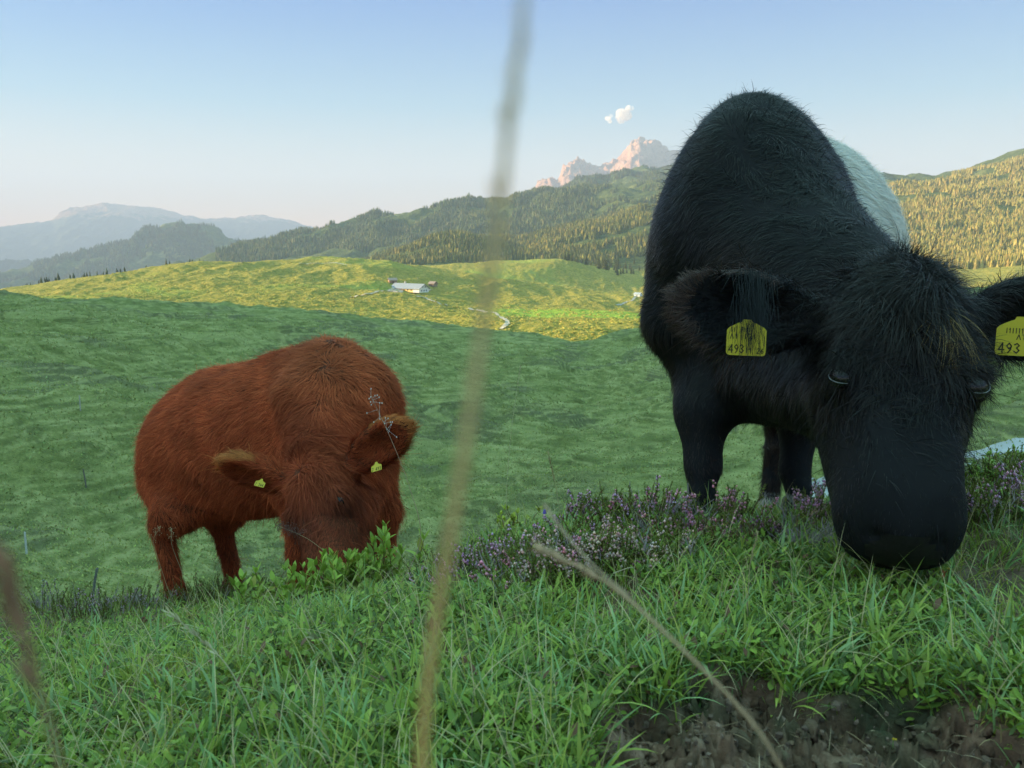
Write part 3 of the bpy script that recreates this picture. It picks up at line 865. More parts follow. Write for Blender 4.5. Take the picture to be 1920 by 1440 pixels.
    def comb(X):
        c = B.comb(X)
        d = X - hc; d = d - (d @ fw)[:, None] * fw
        r = np.linalg.norm(d, axis=1)
        wh = np.exp(-(r / .13) ** 2)[:, None] * ((X - H(0, 0, .3)) @ up > -.08)[:, None]
        c = norm(c * (1 - wh) + (norm(d) + .45 * np.cross(norm(d), fw)) * wh)
        # crest of the neck parts to both sides, spine of the back too
        return c
    def length(X):
        L = np.full(len(X), .034)
        top = np.exp(-(np.linalg.norm(X - H(0, 0, .44), axis=1) / .10) ** 2)
        L += .022 * top
        face = (X - H(0, 0, 0)) @ up
        isf = (np.linalg.norm(X - H(0, -.03, .15), axis=1) < .17)
        L[isf] = .010 + .014 * np.clip((face[isf] - .15) / .15, 0, 1)
        lg = (X[:, 2] < -.34) & (X[:, 1] > 1.6); L[lg] = .016
        e = np.linalg.norm(X - ec, axis=1) < .15; L[e] = .030
        bk = (X - C0) @ ax > .25; L[bk] = .045
        return L
    def weight(C, Nn):
        v = norm(-C); f = (Nn * v).sum(1)
        w = np.where(f > -.25, 1., .22)
        d = np.linalg.norm(C, axis=1)
        m_ = (((C - H(0, .035, .008)) @ sd) / .056) ** 2 + (((C - H(0, .035, .008)) @ up) / .026) ** 2 < 1
        return w * np.where(d < 1.55, 2.4, 1.) * np.where(m_ & (d < 1.5), 0., 1.)
    coat('coat', B, V, Fq, N, 240000, length, .15, .0012, colour, M_BLACKFUR, root, weight, comb, seed=5, curl=.14)
    # long stray hairs on poll, crest, back line
    def wlong(C, Nn):
        s = (C - C0) @ ax
        a = np.exp(-(np.linalg.norm(C - H(.02, -.03, .50), axis=1) / .05) ** 2) * 30
        b_ = np.exp(-(np.linalg.norm(C - H(0, 0, .38), axis=1) / .13) ** 2) * 9
        c_ = (Nn[:, 2] > .3) * (s > -.3) * (C[:, 2] > .1) * .5
        e = (np.linalg.norm(C - ec - np.array([.02, 0, -.03]), axis=1) < .12) * 2.0 + (np.linalg.norm(C - ec2, axis=1) < .12) * 1.2
        cr = np.exp(-np.abs(np.linalg.norm(np.cross(C - P(1400, 262, 2.02), norm(P(1672, 520, 1.52) - P(1400, 262, 2.02))), axis=1) - .09) / .03) * (C[:, 1] > 1.3) * 1.2
        return a + b_ + c_ + e + cr + .03
    coat('long_hair', B, V, Fq, N, 26000, lambda X: .034 + .03 * np.exp(-(np.linalg.norm(X - H(0, 0, .42), axis=1) / .12) ** 2), .4, .0010, colour, M_BLACKFUR, root, wlong, comb, curl=.5, segs=5, seed=6, grav=.35, clump=1.0)
    for q in (-1, 1):
        e = eyeball(H(q * .096, .026, .276), .020, root, fw)
        c = H(q * .094, .036, .276); a = np.linspace(2.5, 4.9, 18)
        pts = [c + sd * (-q) * math.cos(t) * .022 + up * math.sin(t) * .0150 + fw * (.012 - .012 * max(0, -math.cos(t)) ** 2) for t in a]
        lid = MB(); lid.tube(pts, np.concatenate([np.linspace(.0003, .0009, 9), np.linspace(.0009, .0003, 9)]), 5, (.24, .25, .26)); lid.build('lower_eyelid', M_HIDE, root, True)
    ear_tag(root, P(1399, 641, 1.335), np.array([1, -.35, 0]), np.array([0, .06, 1]), .0635, .0455,
            [('493', -.0275, -.0185, .0088, .0135, .0017), ('|1 26', -.001, -.0185, .0062, .0085, .0013), ('A1 |7|', -.026, .0050, .0072, .0080, .0012), ('||  ||||', -.0255, .0165, .0040, .0065, .0012)], .25)
    ear_tag(root, P(1911, 640, 1.255), np.array([1, -.5, 0]), np.array([0, .06, 1]), .0635, .0455,
            [('493', -.0275, -.0185, .0105, .0150, .0018), ('AT', -.004, .0030, .0072, .0072, .0013), ('|1|||1|', -.0195, .0125, .0042, .0075, .0012), ('126', .009, -.0185, .0065, .0095, .0014)], .3)
    g = np.random.default_rng(12); n = 300
    x0 = g.normal(1412, 17, n); y0 = g.uniform(500, 600, n); x1 = x0 + g.normal(2, 10, n); y1 = y0 + g.uniform(40, 100, n); dd = g.uniform(1.312, 1.328, n)
    Vh = np.empty((n, 5, 2, 3))
    for k, t in enumerate(np.linspace(0, 1, 5)):
        p = P(x0 + (x1 - x0) * t ** 1.5, y0 + (y1 - y0) * t, dd + .02 * (1 - t)).T; w = .00045 * (1 - .8 * t)
        Vh[:, k, 0] = p - [w, 0, 0]; Vh[:, k, 1] = p + [w, 0, 0]
    fh = np.concatenate([np.arange(n)[:, None] * 10 + np.array([2 * k, 2 * k + 1, 2 * k + 3, 2 * k + 2]) for k in range(4)])
    mesh_np('ear_hair', Vh.reshape(-1, 3), [fh], M_BLACKFUR, root, np.tile([.007, .008, .010], (n * 10, 1)))
    for f, c in ((f1, (.03, .027, .025)), (f2, (.03, .027, .025)), (h1, (.45, .43, .38)), (h2, (.4, .38, .33))): hoof(root, f, -ax, c)
    # tail brush
    g = np.random.default_rng(3); mb = MB(); t0 = at(1.33, -.05, -.25)
    for k in range(240):
        p = t0 + g.normal(0, .012, 3); d = np.array([g.normal(0, .12), g.normal(0, .12), -1])
        mb.tube([p, p + d * .10, p + d * .2 + g.normal(0, .012, 3), p + d * .30 + g.normal(0, .02, 3)], [.0018, .0018, .0014, .0004], 3, (.10, .04, .022))
    mb.build('tail_brush', M_REDFUR, root, True)
    return root

# ---- red-brown cow
def red_cow():
    root = empty('cow', (0, 0, 0), 'rust-brown shaggy cow grazing behind the leafy shrub at the left', 'cow', 'grazing cows')
    B = Body((-2.35, 1.95, -2.0), (-.15, 4.35, .0), .0135)
    A = P(618, 812, 3.12); Z = P(376, 872, 3.70)
    ax = norm((Z - A) * np.array([1, 1, 0])); sdv = np.array([ax[1], -ax[0], 0]); rot = np.stack([sdv, ax, [0, 0, 1]])
    Lb = np.linalg.norm((Z - A)[:2])
    dz = (Z - A)[2]
    at = lambda s, q=0, z=0: A + ax * s + sdv * q + np.array([0, 0, z + dz * s / Lb])
    bk = ax * .8 + np.array([0, 0, -.7])
    B.ell(at(.0, 0, -.02), (.222, .28, .325), .08, rot, comb=bk)
    B.ell(at(.10, 0, .205), (.10, .32, .15), .12, rot, comb=bk)
    B.ell(at(.36, 0, .03), (.262, .42, .290), .12, rot, comb=bk)
    B.ell(at(.45, 0, .215), (.13, .45, .13), .10, rot, comb=bk)
    B.ell(at(.68, 0, .03), (.255, .38, .285), .16, rot, comb=bk)
    B.ell(at(Lb, 0, .035), (.245, .27, .285), .14, rot, comb=ax * .3 + np.array([0, 0, -1]))
    B.ell(at(Lb + .10, 0, .20), (.09, .13, .07), .06, rot, comb=ax)
    M = P(628, 1112, 2.52); Pp = P(578, 848, 2.74)
    tocam = -P(600, 950, 1.0) * np.array([1, 1, 0]); tocam = norm(tocam); rt = np.array([-tocam[1], tocam[0], 0])
    if rt[0] < 0: rt = -rt
    fr = head_frame(M, Pp, tocam * .95 - rt * .42)
    for q in (-1, 1): B.cone(at(Lb - .12, q * .13, .17), at(Lb + .02, q * .15, .10), .085, .08, .05, comb=bk)
    B.cone(at(-.02, -.15, .16), at(-.14, -.15, -.14), .09, .085, .05, comb=bk)
    B.cone(at(-.12, -.02, .08), P(612, 880, 2.86), .205, .130, .08, comb=np.array([.3, .4, -1]))
    B.cone(at(-.02, 0, .26), P(655, 745, 2.98), .085, .08, .09, comb=np.array([.5, .3, -1]))
    B.cone(P(655, 745, 2.98), P(600, 845, 2.80), .08, .07, .08, comb=np.array([.5, .3, -1]))
    B.cone(at(-.14, .0, -.20), P(640, 950, 2.86), .13, .10, .08, comb=np.array([0, .2, -1]))
    H, hrot = add_head(B, fr, .98)
    for q in (-1, 1): B.cone(H(q * .050, .056, .026), H(q * .038, .026, .034), .011, .008, .008, sub=True)
    for q in (-1, 1): B.ell(H(q * .100, .046, .276), (.017, .010, .013), .010, hrot, sub=True)
    sd, fw, up = fr[1], fr[2], fr[3]
    e1b, e1t = H(-.075, -.075, .41), P(414, 864, 2.74)
    e1r, e1c = add_ear(B, e1b, e1t, fw * .7 + np.array([0, 0, -.6]), .070, fat=.020)
    e2b, e2t = H(.075, -.075, .42), P(766, 794, 2.66)
    e2r, e2c = add_ear(B, e2b, e2t, fw * .8 + np.array([0.2, 0, -.5]), .074, fat=.020)
    def foot(x, y): return np.array([x, y, gz(x, y)])
    f1 = foot(*P(560, 1100, 3.05)[:2]); f2 = foot(*P(722, 1080, 3.02)[:2])
    leg(B, at(.02, -.10, -.12), .14, P(572, 975, 3.05), .070, P(560, 1035, 3.04), .046, f1, .032)
    leg(B, at(.02, .12, -.12), .13, P(716, 960, 3.08), .064, P(720, 1020, 3.05), .043, f2, .031)
    h1 = foot(*P(330, 1130, 3.50)[:2]); h2 = foot(*P(440, 1110, 3.78)[:2])
    for hf, kx in ((h1, (330, 960, 3.46)), (h2, (425, 955, 3.74))):
        st = P(*kx); hock = hf + np.array([0, 0, .36]) + ax * .07
        B.cone(at(Lb - .02, -.10 if hf is h1 else .10, -.08), st, .17, .092, .08, comb=(0, 0, -1))
        B.cone(st, hock, .085, .050, .05, comb=(0, 0, -1))
        B.cone(hock, hf + np.array([0, 0, .09]), .047, .036, .03, comb=(0, 0, -1))
        B.ell(hf + np.array([0, 0, .07]), (.05, .055, .035), .02, comb=(0, 0, -1))
    tb = at(Lb + .22, 0, .20)
    B.cone(tb, tb + ax * .05 + np.array([0, 0, -.45]), .032, .018, .03, comb=(0, 0, -1))
    V, Fq = B.mesh(); V = relax(V, Fq, 2); N = vnormals(V, Fq)
    body = mesh_np('body', V, [Fq], M_HIDE, root, np.tile([.10, .030, .014], (len(V), 1)))
    muzzle_pad(V, Fq, N, H(0, .035, .018), sd, fw, up, (.09, .05, .045), root)
    def colour(X, g):
        n = len(X); t = g.random(n)[:, None]
        c = np.array([.28, .044, .018]) * (1 - t) + np.array([.58, .128, .046]) * t
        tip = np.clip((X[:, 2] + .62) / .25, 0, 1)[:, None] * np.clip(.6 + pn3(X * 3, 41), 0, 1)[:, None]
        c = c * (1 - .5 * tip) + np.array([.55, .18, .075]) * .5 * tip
        dk = np.exp(-(np.linalg.norm(X - H(0, 0, .22), axis=1) / .20) ** 2)[:, None] * .8
        c = c * (1 - dk * .9) + np.array([.13, .040, .028]) * dk * .9
        # dark mane
        a, b_ = at(.05, 0, .34), P(600, 830, 2.80); ab = b_ - a; h = np.clip(((X - a) @ ab) / (ab @ ab), 0, 1)
        dm = np.exp(-(np.linalg.norm(X - a - h[:, None] * ab, axis=1) / .09) ** 2)[:, None] * .6
        c = c * (1 - dm) + np.array([.085, .028, .018]) * dm
        for ec_, er_ in ((e1c, e1r), (e2c, e2r)):
            l = (X - ec_) @ er_.T; e = np.hypot(l[:, 0] / .105, l[:, 2] / .066)
            m_ = (np.abs(l[:, 1]) < .06) & (e < 1.5) & (e > 1.0) & (l[:, 0] > .0)
            c[m_] = np.array([.52, .18, .055]) * g.uniform(.7, 1.2, (m_.sum(), 1))
        for q in (-1, 1):
            de = np.exp(-(np.linalg.norm(X - H(q * .098, .03, .262), axis=1) / .034) ** 2)[:, None] * .85; c = c * (1 - de) + np.array([.02, .011, .009]) * de
            pt = (np.linalg.norm(X - H(q * .085, .05, .235), axis=1) < .018); c[pt] = (.30, .13, .05)
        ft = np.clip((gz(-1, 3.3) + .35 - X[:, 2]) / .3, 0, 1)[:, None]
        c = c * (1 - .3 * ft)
        return c * (1 + .38 * pn3(X * 11, 42) + .2 * pn3(X * 38, 44))[:, None]
    hc = H(-.03, .04, .43)
    def comb(X):
        c = B.comb(X); d = X - hc; d = d - (d @ fw)[:, None] * fw; r = np.linalg.norm(d, axis=1)
        wh = np.exp(-(r / .11) ** 2)[:, None] * ((X - H(0, 0, .3)) @ up > -.08)[:, None]
        return norm(c * (1 - wh) + (norm(d) + .45 * np.cross(norm(d), fw)) * wh)
    def length(X):
        L = np.full(len(X), .046)
        L[np.linalg.norm(X - H(0, -.03, .14), axis=1) < .16] = .018
        L[(X[:, 2] < -1.05) & (np.linalg.norm(X - H(0, -.03, .2), axis=1) > .3)] = .030
        for e_ in (e1c, e2c): L[np.linalg.norm(X - e_, axis=1) < .13] = .034
        return L
    def weight(C, Nn):
        f = (Nn * norm(-C)).sum(1)
        return np.where(f > -.25, 1., .2) * np.where(np.linalg.norm(C - H(0, 0, .3), axis=1) < .35, 2.0, 1.)
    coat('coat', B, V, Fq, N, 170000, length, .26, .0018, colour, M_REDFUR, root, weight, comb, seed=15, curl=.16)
    def wlong(C, Nn): return np.exp(-(np.linalg.norm(C - H(0, 0, .45), axis=1) / .08) ** 2) * 5 + .25
    coat('long_hair', B, V, Fq, N, 9000, lambda X: np.full(len(X), .06), .45, .0014, colour, M_REDFUR, root, wlong, comb, curl=.4, segs=4, seed=16, grav=.3, clump=.6)
    for q in (-1, 1): eyeball(H(q * .096, .026, .276), .019, root, fw)
    ear_tag(root, P(487, 908, 2.69), np.array([1, -.1, -.22]), np.array([.1, .9, 1]), .034, .018, [('1 266', -.015, -.007, .006, .010, .0012)], .8)
    ear_tag(root, P(706, 878, 2.64), np.array([1, -.2, .35]), np.array([-.3, .9, 1]), .038, .020, [('7 493', -.017, -.008, .007, .011, .0013)], .8)
    for f in (f1, f2, h1, h2): hoof(root, f, -ax, (.05, .035, .028))
    return root




# ------------------------------------------------------------------ distant woods, farm, tracks, posts, cloud
def vcol(base, n, g, s=.25):
    return np.array(base) * g.uniform(1 - s, 1 + s, (n, 1)) * g.uniform(.9, 1.1, (n, 3))

def conifers(name, az0, az1, r0, r1, n, hm, keep, seed, base=(.030, .055, .022), alt=(.075, .085, .025)):
    """a wood: every tree a ragged two-tier cone of faces"""
    g = np.random.default_rng(seed)
    az = g.uniform(az0, az1, n); r = np.sqrt(g.uniform(r0 ** 2, r1 ** 2, n))
    x = r * np.sin(np.radians(az)); y = r * np.cos(np.radians(az))
    k = keep(x, y, az, r); x, y, r = x[k], y[k], r[k]; n = len(x)
    z = ground_z(x, y); h = hm * g.uniform(.55, 1.25, n); w = h * g.uniform(.15, .24, n)
    S = 6; th = np.arange(S) / S * 2 * math.pi
    V = np.empty((n, 2 * S + 2, 3)); P0 = np.stack([x, y, z - 1], 1)
    for t, (zb, ww, zt) in enumerate(((.06, 1.0, .72), (.42, .62, 1.0))):
        rad = (w * ww)[:, None] * g.uniform(.65, 1.35, (n, S)); a = th + g.uniform(0, 1, (n, 1))
        V[:, t * (S + 1):t * (S + 1) + S, 0] = rad * np.cos(a); V[:, t * (S + 1):t * (S + 1) + S, 1] = rad * np.sin(a)
        V[:, t * (S + 1):t * (S + 1) + S, 2] = (h * zb)[:, None] * g.uniform(.6, 1.3, (n, S))
        V[:, t * (S + 1) + S] = 0; V[:, t * (S + 1) + S, 2] = h * zt
    V += P0[:, None]
    f = np.array([[t * (S + 1) + j, t * (S + 1) + (j + 1) % S, t * (S + 1) + S] for t in (0, 1) for j in range(S)])
    Fa = (np.arange(n)[:, None, None] * (2 * S + 2) + f).reshape(-1, 3)
    t = (g.random(n) < .3 + .25 * pn(x / 150, y / 150, 5))[:, None]
    c = np.where(t, vcol(alt, n, g), vcol(base, n, g))
    o = mesh_np(name, V.reshape(-1, 3), [Fa], M_LEAF, None, np.repeat(c, 2 * S + 2, 0), False)
    return tag(o, kind='stuff')

M_LEAF = col_mat('needles and leaves', .8, .15)
M_WALL = col_mat('painted wall', .8, .2, noise=.08, nscale=.6)
M_WOOD = col_mat('weathered wood', .85, .2, noise=.3, nscale=40)
M_GRAVEL = col_mat('gravel', .95, .1, noise=.25, nscale=.5)

def k_left(x, y, az, r):
    n = fbm(x / 260, y / 260, 3, 70)
    return n > -.15
def k_gold(x, y, az, r):
    n = fbm(x / 150, y / 150, 3, 71); d = (az > 2) & (az < 14) & (r < 1600)
    return (n > -.30) & ~(d & (n < .15))
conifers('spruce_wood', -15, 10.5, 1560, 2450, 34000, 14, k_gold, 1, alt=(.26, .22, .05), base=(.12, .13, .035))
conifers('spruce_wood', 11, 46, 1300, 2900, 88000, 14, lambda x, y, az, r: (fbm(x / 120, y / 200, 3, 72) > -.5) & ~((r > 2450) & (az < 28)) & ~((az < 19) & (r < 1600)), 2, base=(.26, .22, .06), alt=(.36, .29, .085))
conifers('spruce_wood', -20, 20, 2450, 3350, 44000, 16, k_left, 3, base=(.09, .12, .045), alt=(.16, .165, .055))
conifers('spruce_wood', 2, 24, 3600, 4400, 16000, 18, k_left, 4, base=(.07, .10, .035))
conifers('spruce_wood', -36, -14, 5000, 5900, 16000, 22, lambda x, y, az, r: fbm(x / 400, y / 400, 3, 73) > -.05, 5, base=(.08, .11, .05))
conifers('tree_line', -32.5, -20, 990, 1100, 260, 9, lambda x, y, az, r: (fbm(x / 30, y / 30, 2, 74) > -.1) & (az < -20.5), 6)

def spruce_proto():
    g = np.random.default_rng(9)
    root = empty('spruce_tree', (0, 0, 0), 'single slender spruce at the lower edge of the sunlit wood left of the black cow', 'tree', 'separate spruces along the lower edge of the wood')
    mb = MB(); mb.tube([(0, 0, -1), (0, 0, 6), (.1, 0, 15)], [.35, .25, .08], 6, (.10, .07, .05)); mb.build('trunk', M_WOOD, root)
    V = []; Fa = []; C = []; k = 0
    for z in np.linspace(1.5, 19.2, 17):
        L = (20 - z) * .19 + .25
        for a in g.uniform(0, 2 * math.pi, 13):
            l = L * g.uniform(.6, 1.2); d = np.array([math.cos(a), math.sin(a), 0]); s = np.array([-d[1], d[0], 0]); b0 = np.array([0, 0, z + g.uniform(-.4, .4)])
            V += [b0 + s * .1, b0 + d * l * .55 + s * l * .26 - [0, 0, l * .12], b0 + d * l - [0, 0, l * .42], b0 + d * l * .55 - s * l * .26 - [0, 0, l * .12], b0 + d * l * .5 + [0, 0, l * .10]]
            Fa += [[k, k + 1, k + 4], [k + 1, k + 2, k + 4], [k + 2, k + 3, k + 4], [k + 3, k, k + 4]]; k += 5
            C += [np.array([.09, .10, .028]) * g.uniform(.6, 1.3)] * 5
    mesh_np('crown', np.array(V), [np.array(Fa)], M_LEAF, root, np.array(C), False)
    return root
def copy_tree(o, parent=None):
    c = o.copy(); COL.objects.link(c)
    if parent: c.parent = parent
    for ch in list(o.children): copy_tree(ch, c)
    return c
sp = spruce_proto(); g_ = np.random.default_rng(11); first = True
for k in range(120):
    az = g_.uniform(3.6, 10.2); r = g_.uniform(1240, 1560)
    x, y = r * math.sin(R(az)), r * math.cos(R(az))
    if pn(x / 60, y / 60, 12) < -.1: continue
    o = sp if first else copy_tree(sp); first = False
    o.location = (x, y, float(ground_z([x], [y])[0])); s = g_.uniform(.55, 1.15); o.scale = (s, s, s); o.rotation_euler = (0, 0, g_.uniform(0, 6))

# bushes of the heath: uncountable
def bushes(name, n, r0, r1, az0, az1, size, base, alt, seed, thr=-.1, fl=.55):
    g = np.random.default_rng(seed)
    az = g.uniform(az0, az1, n); r = np.exp(g.uniform(math.log(r0), math.log(r1), n))
    x = r * np.sin(np.radians(az)); y = r * np.cos(np.radians(az))
    k = fbm(x / (size * 18), y / (size * 18), 3, seed) > thr; x, y = x[k], y[k]; n = len(x)
    th = np.arange(6) / 6 * 2 * math.pi
    s = size * g.uniform(.4, 1.3, n); V = np.zeros((n, 13, 3))
    for j, (zz, rr) in enumerate(((-.1, 1.), (.55, .72))):
        rad = s[:, None] * rr * g.uniform(.6, 1.3, (n, 6)); a = th + .5 * j
        V[:, j * 6:j * 6 + 6, 0] = rad * np.cos(a); V[:, j * 6:j * 6 + 6, 1] = rad * np.sin(a); V[:, j * 6:j * 6 + 6, 2] = (s * zz * fl)[:, None] * g.uniform(.7, 1.3, (n, 6))
    V[:, 12, 2] = s * fl
    V += np.stack([x, y, ground_z(x, y)], 1)[:, None]
    f3 = np.array([[6 + j, 6 + (j + 1) % 6, 12] for j in range(6)]); f4 = np.array([[j, (j + 1) % 6, 6 + (j + 1) % 6, 6 + j] for j in range(6)])
    b0 = np.arange(n)[:, None, None] * 13
    c = np.where((g.random(n) < .4)[:, None], vcol(alt, n, g), vcol(base, n, g))
    return tag(mesh_np(name, V.reshape(-1, 3), [(b0 + f3).reshape(-1, 3), (b0 + f4).reshape(-1, 4)], M_LEAF, None, np.repeat(c, 13, 0), True), kind='stuff')
bushes('alpine_scrub', 52000, 300, 1300, -34, 11, .85, (.34, .285, .05), (.43, .34, .065), 80, fl=.45)

# far turf: short tufts on the shaded pasture
def tufts(n, seed):
    g = np.random.default_rng(seed)
    az = g.uniform(-36, 36, n); r = np.exp(g.uniform(math.log(20), math.log(150), n))
    x = r * np.sin(np.radians(az)); y = r * np.cos(np.radians(az)); z = ground_z(x, y)
    s = (.05 + r * .0011) * g.uniform(.5, 1.3, n)
    a = g.uniform(0, 2 * math.pi, n); d = np.stack([np.cos(a), np.sin(a), 0 * a], 1); o = np.stack([x, y, z], 1)
    le = g.normal(0, .5, (n, 3)) * [1, 1, 0]
    V = np.stack([o - d * s[:, None] * .45, o + d * s[:, None] * .45, o + (le + [0, 0, 1]) * s[:, None]], 1)
    m = pn(x / 8, y / 8, 6)[:, None] * .3
    c = vcol((.31, .345, .11), n, g, .25) * (1 + m)
    y_ = g.random(n) < .10; c[y_] = vcol((.30, .36, .14), y_.sum(), g)
    return tag(mesh_np('short_turf', V.reshape(-1, 3), [np.arange(3 * n).reshape(-1, 3)], M_LEAF, None, np.repeat(c, 3, 0), False), kind='stuff')
tufts(150000, 21)

def draped(name, pts, width, lift, col, mat, kind='structure', sub=8):
    """a strip that follows the ground under the listed points"""
    pts = np.array(pts, float)[:, :2]; t = np.linspace(0, len(pts) - 1, (len(pts) - 1) * sub + 1); i = np.arange(len(pts))
    x = np.interp(t, i, pts[:, 0]); y = np.interp(t, i, pts[:, 1])
    for _ in range(3): x[1:-1] = (x[:-2] + x[1:-1] * 2 + x[2:]) / 4; y[1:-1] = (y[:-2] + y[1:-1] * 2 + y[2:]) / 4
    d = norm(np.stack([np.gradient(x), np.gradient(y)], 1)); nrm = np.stack([-d[:, 1], d[:, 0]], 1)
    g = np.random.default_rng(len(pts)); wv = width * (1 + .25 * g.normal(0, 1, (len(x), 1)) * .6)
    K = 5; V = []
    for q in np.linspace(-.5, .5, K):
        p = np.stack([x, y], 1) + nrm * q * wv
        V.append(np.column_stack([p, ground_z(p[:, 0], p[:, 1]) + lift]))
    V = np.stack(V, 1).reshape(-1, 3)
    return tag(mesh_np(name, V, [grid_faces(len(x), K)], mat, None, np.tile(col, (len(V), 1))), kind=kind)
H_ = lambda u, v, rm=1400: ground_hit(u, v, rm)
draped('path', [H_(655, 559), H_(680, 554), H_(710, 547), H_(738, 541)], 2.2, .5, (.50, .40, .28), M_GRAVEL)
draped('path', [H_(778, 556), H_(800, 560), H_(820, 568), H_(838, 575)], 2, .5, (.50, .41, .29), M_GRAVEL)
draped('path', [H_(880, 579), H_(905, 585), H_(925, 587), H_(942, 597), H_(952, 604), H_(948, 612), H_(938, 618)], 2.6, .4, (.50, .43, .33), M_GRAVEL)
draped('path', [H_(1156, 573), H_(1175, 567), H_(1190, 560), H_(1215, 552)], 2.4, .5, (.42, .38, .32), M_GRAVEL)
draped('path', [H_(560, 495), H_(620, 493), H_(680, 497)], 2.5, .5, (.45, .42, .28), M_GRAVEL)
draped('farmyard', [H_(722, 545), H_(745, 543), H_(775, 543), H_(800, 541)], 13, .35, (.52, .38, .28), M_GRAVEL)
draped('stream', [H_(1512, 905, 120), H_(1530, 925, 120), H_(1560, 905, 120), H_(1640, 885, 120), H_(1740, 868, 120), H_(1820, 855, 120), H_(1900, 842, 120), H_(1990, 830, 120)], 1.5, .05, (.42, .43, .44), M_GRAVEL)

def stones():
    g = np.random.default_rng(31)
    for k, (u, v, s) in enumerate([(1835, 860, .35), (1868, 850, .42), (1895, 858, .3), (1815, 872, .25), (1540, 915, .3), (1522, 900, .25)]):
        c = H_(u, v, 120); mb = MB(); mb.ball((0, 0, 0), (s, s * .7, s * .4), (.45, .45, .45), 6, 9)
        V = mb.V[0]; V *= (1 + .35 * pn3(V * 5 + k, 3))[:, None]
        o = mb.build('boulder', M_GRAVEL); o.location = c
        tag(o, ['pale boulder beside the stream, right of the black cow\'s muzzle', 'largest pale boulder by the stream near the right edge', 'pale boulder by the stream nearest the right edge', 'small pale stone by the stream just right of the black cow\'s face',
                'pale stone by the stream seen between the black cow\'s leg and cheek', 'smaller pale stone above the stream behind the black cow\'s leg'][k], 'stone', 'pale stones along the stream')
stones()

def farmhouse():
    c = H_(768, 546); a = R(-36)
    root = empty('farmhouse', (c[0], c[1], c[2] - .6), 'long alpine farmhouse with grey roof, yellow wall and white gable on the sunlit hill', 'building', rz=a)
    L, W, hh, rf = 34, 12, 3.8, 3.6
    mb = MB(); mb.box((0, 0, hh / 2), (L, W, hh), 0, (.85, .62, .25)); mb.build('wall', M_WALL, root)
    g = MB()
    g.add([(L / 2 + .05, -W / 2, 0), (L / 2 + .05, W / 2, 0), (L / 2 + .05, W / 2, hh), (L / 2 + .05, 0, hh + rf - .3), (L / 2 + .05, -W / 2, hh),
           (L / 2 - .3, -W / 2, 0), (L / 2 - .3, W / 2, 0), (L / 2 - .3, W / 2, hh), (L / 2 - .3, 0, hh + rf - .3), (L / 2 - .3, -W / 2, hh)], [[0, 1, 2, 3], [5, 6, 7, 8]], (.8, .8, .82))
    g.add([(L / 2 + .05, -W / 2, 0), (L / 2 + .05, 0, hh + rf - .3), (L / 2 + .05, -W / 2, hh)], [[0, 1, 2]], (.8, .8, .82))
    g.box((L / 2 - 3.5, -W / 2 - .1, hh / 2), (7.2, .3, hh), 0, (.8, .8, .82))
    g.build('gable', M_WALL, root)
    r = MB()
    for q in (-1, 1):
        r.add([(-L / 2 - 1, q * (W / 2 + 1.2), hh - .6), (L / 2 + 1.2, q * (W / 2 + 1.2), hh - .6), (L / 2 + 1.2, 0, hh + rf), (-L / 2 - 1, 0, hh + rf),
               (-L / 2 - 1, q * (W / 2 + 1.2), hh - .9), (L / 2 + 1.2, q * (W / 2 + 1.2), hh - .9), (L / 2 + 1.2, 0, hh + rf - .35), (-L / 2 - 1, 0, hh + rf - .35)],
              [[0, 1, 2, 3], [4, 5, 6, 7], [0, 1, 5, 4], [1, 2, 6, 5], [0, 3, 7, 4]], (.30, .32, .36))
    ro = r.build('roof', M_WALL, root)
    ch = MB(); ch.box((-6, 1, hh + rf + .3), (1.2, 1.2, 2.2), 0, (.5, .45, .42)); ch.build('chimney', M_WALL, ro)
    for k in range(6):
        w = MB(); w.box((-13.5 + k * 4.2, -W / 2 - .06, 2.0), (1.1, .2, 1.1), 0, (.10, .07, .06)); w.build('window', M_WALL, root)
    for y, z in ((-3, 2.2), (0, 2.2), (3, 2.2), (-1.6, 5.4), (1.6, 5.4)):
        w = MB(); w.box((L / 2 + .12, y, z - .6), (.2, 1.2, 1.4), 0, (.12, .14, .2)); w.build('window', M_WALL, root)
    w = MB(); w.box((-15.6, -W / 2 - .06, 1.5), (2.4, .2, 3), 0, (.25, .12, .07)); w.build('door', M_WALL, root)
farmhouse()
def hut(u, v, L, W, h, rz, label, wall, roof):
    c = H_(u, v); root = empty('hut', (c[0], c[1], c[2] - .4), label, 'building', rz=rz)
    mb = MB(); mb.box((0, 0, h / 2), (L, W, h), 0, wall)
    mb.build('wall', M_WALL, root)
    r = MB()
    for q in (-1, 1):
        r.add([(-L / 2 - .6, q * (W / 2 + .6), h - .3), (L / 2 + .6, q * (W / 2 + .6), h - .3), (L / 2 + .6, 0, h + W * .3), (-L / 2 - .6, 0, h + W * .3),
               (-L / 2 - .6, q * (W / 2 + .6), h - .5), (L / 2 + .6, q * (W / 2 + .6), h - .5), (L / 2 + .6, 0, h + W * .3 - .2), (-L / 2 - .6, 0, h + W * .3 - .2)],
              [[0, 1, 2, 3], [4, 5, 6, 7], [0, 1, 5, 4], [1, 2, 6, 5], [0, 3, 7, 4]], roof)
    r.build('roof', M_WALL, root)
    d = MB(); d.box((0, -W / 2 - .06, 1), (1.1, .2, 2), 0, (.15, .09, .06)); d.build('door', M_WALL, root)
hut(736, 531, 7, 6, 3, R(20), 'small brown hut just left of the long farmhouse', (.40, .24, .16), (.42, .30, .24))
hut(812, 537, 6, 6, 3, R(-30), 'small wooden shed at the right end of the long farmhouse', (.30, .22, .17), (.36, .26, .22))
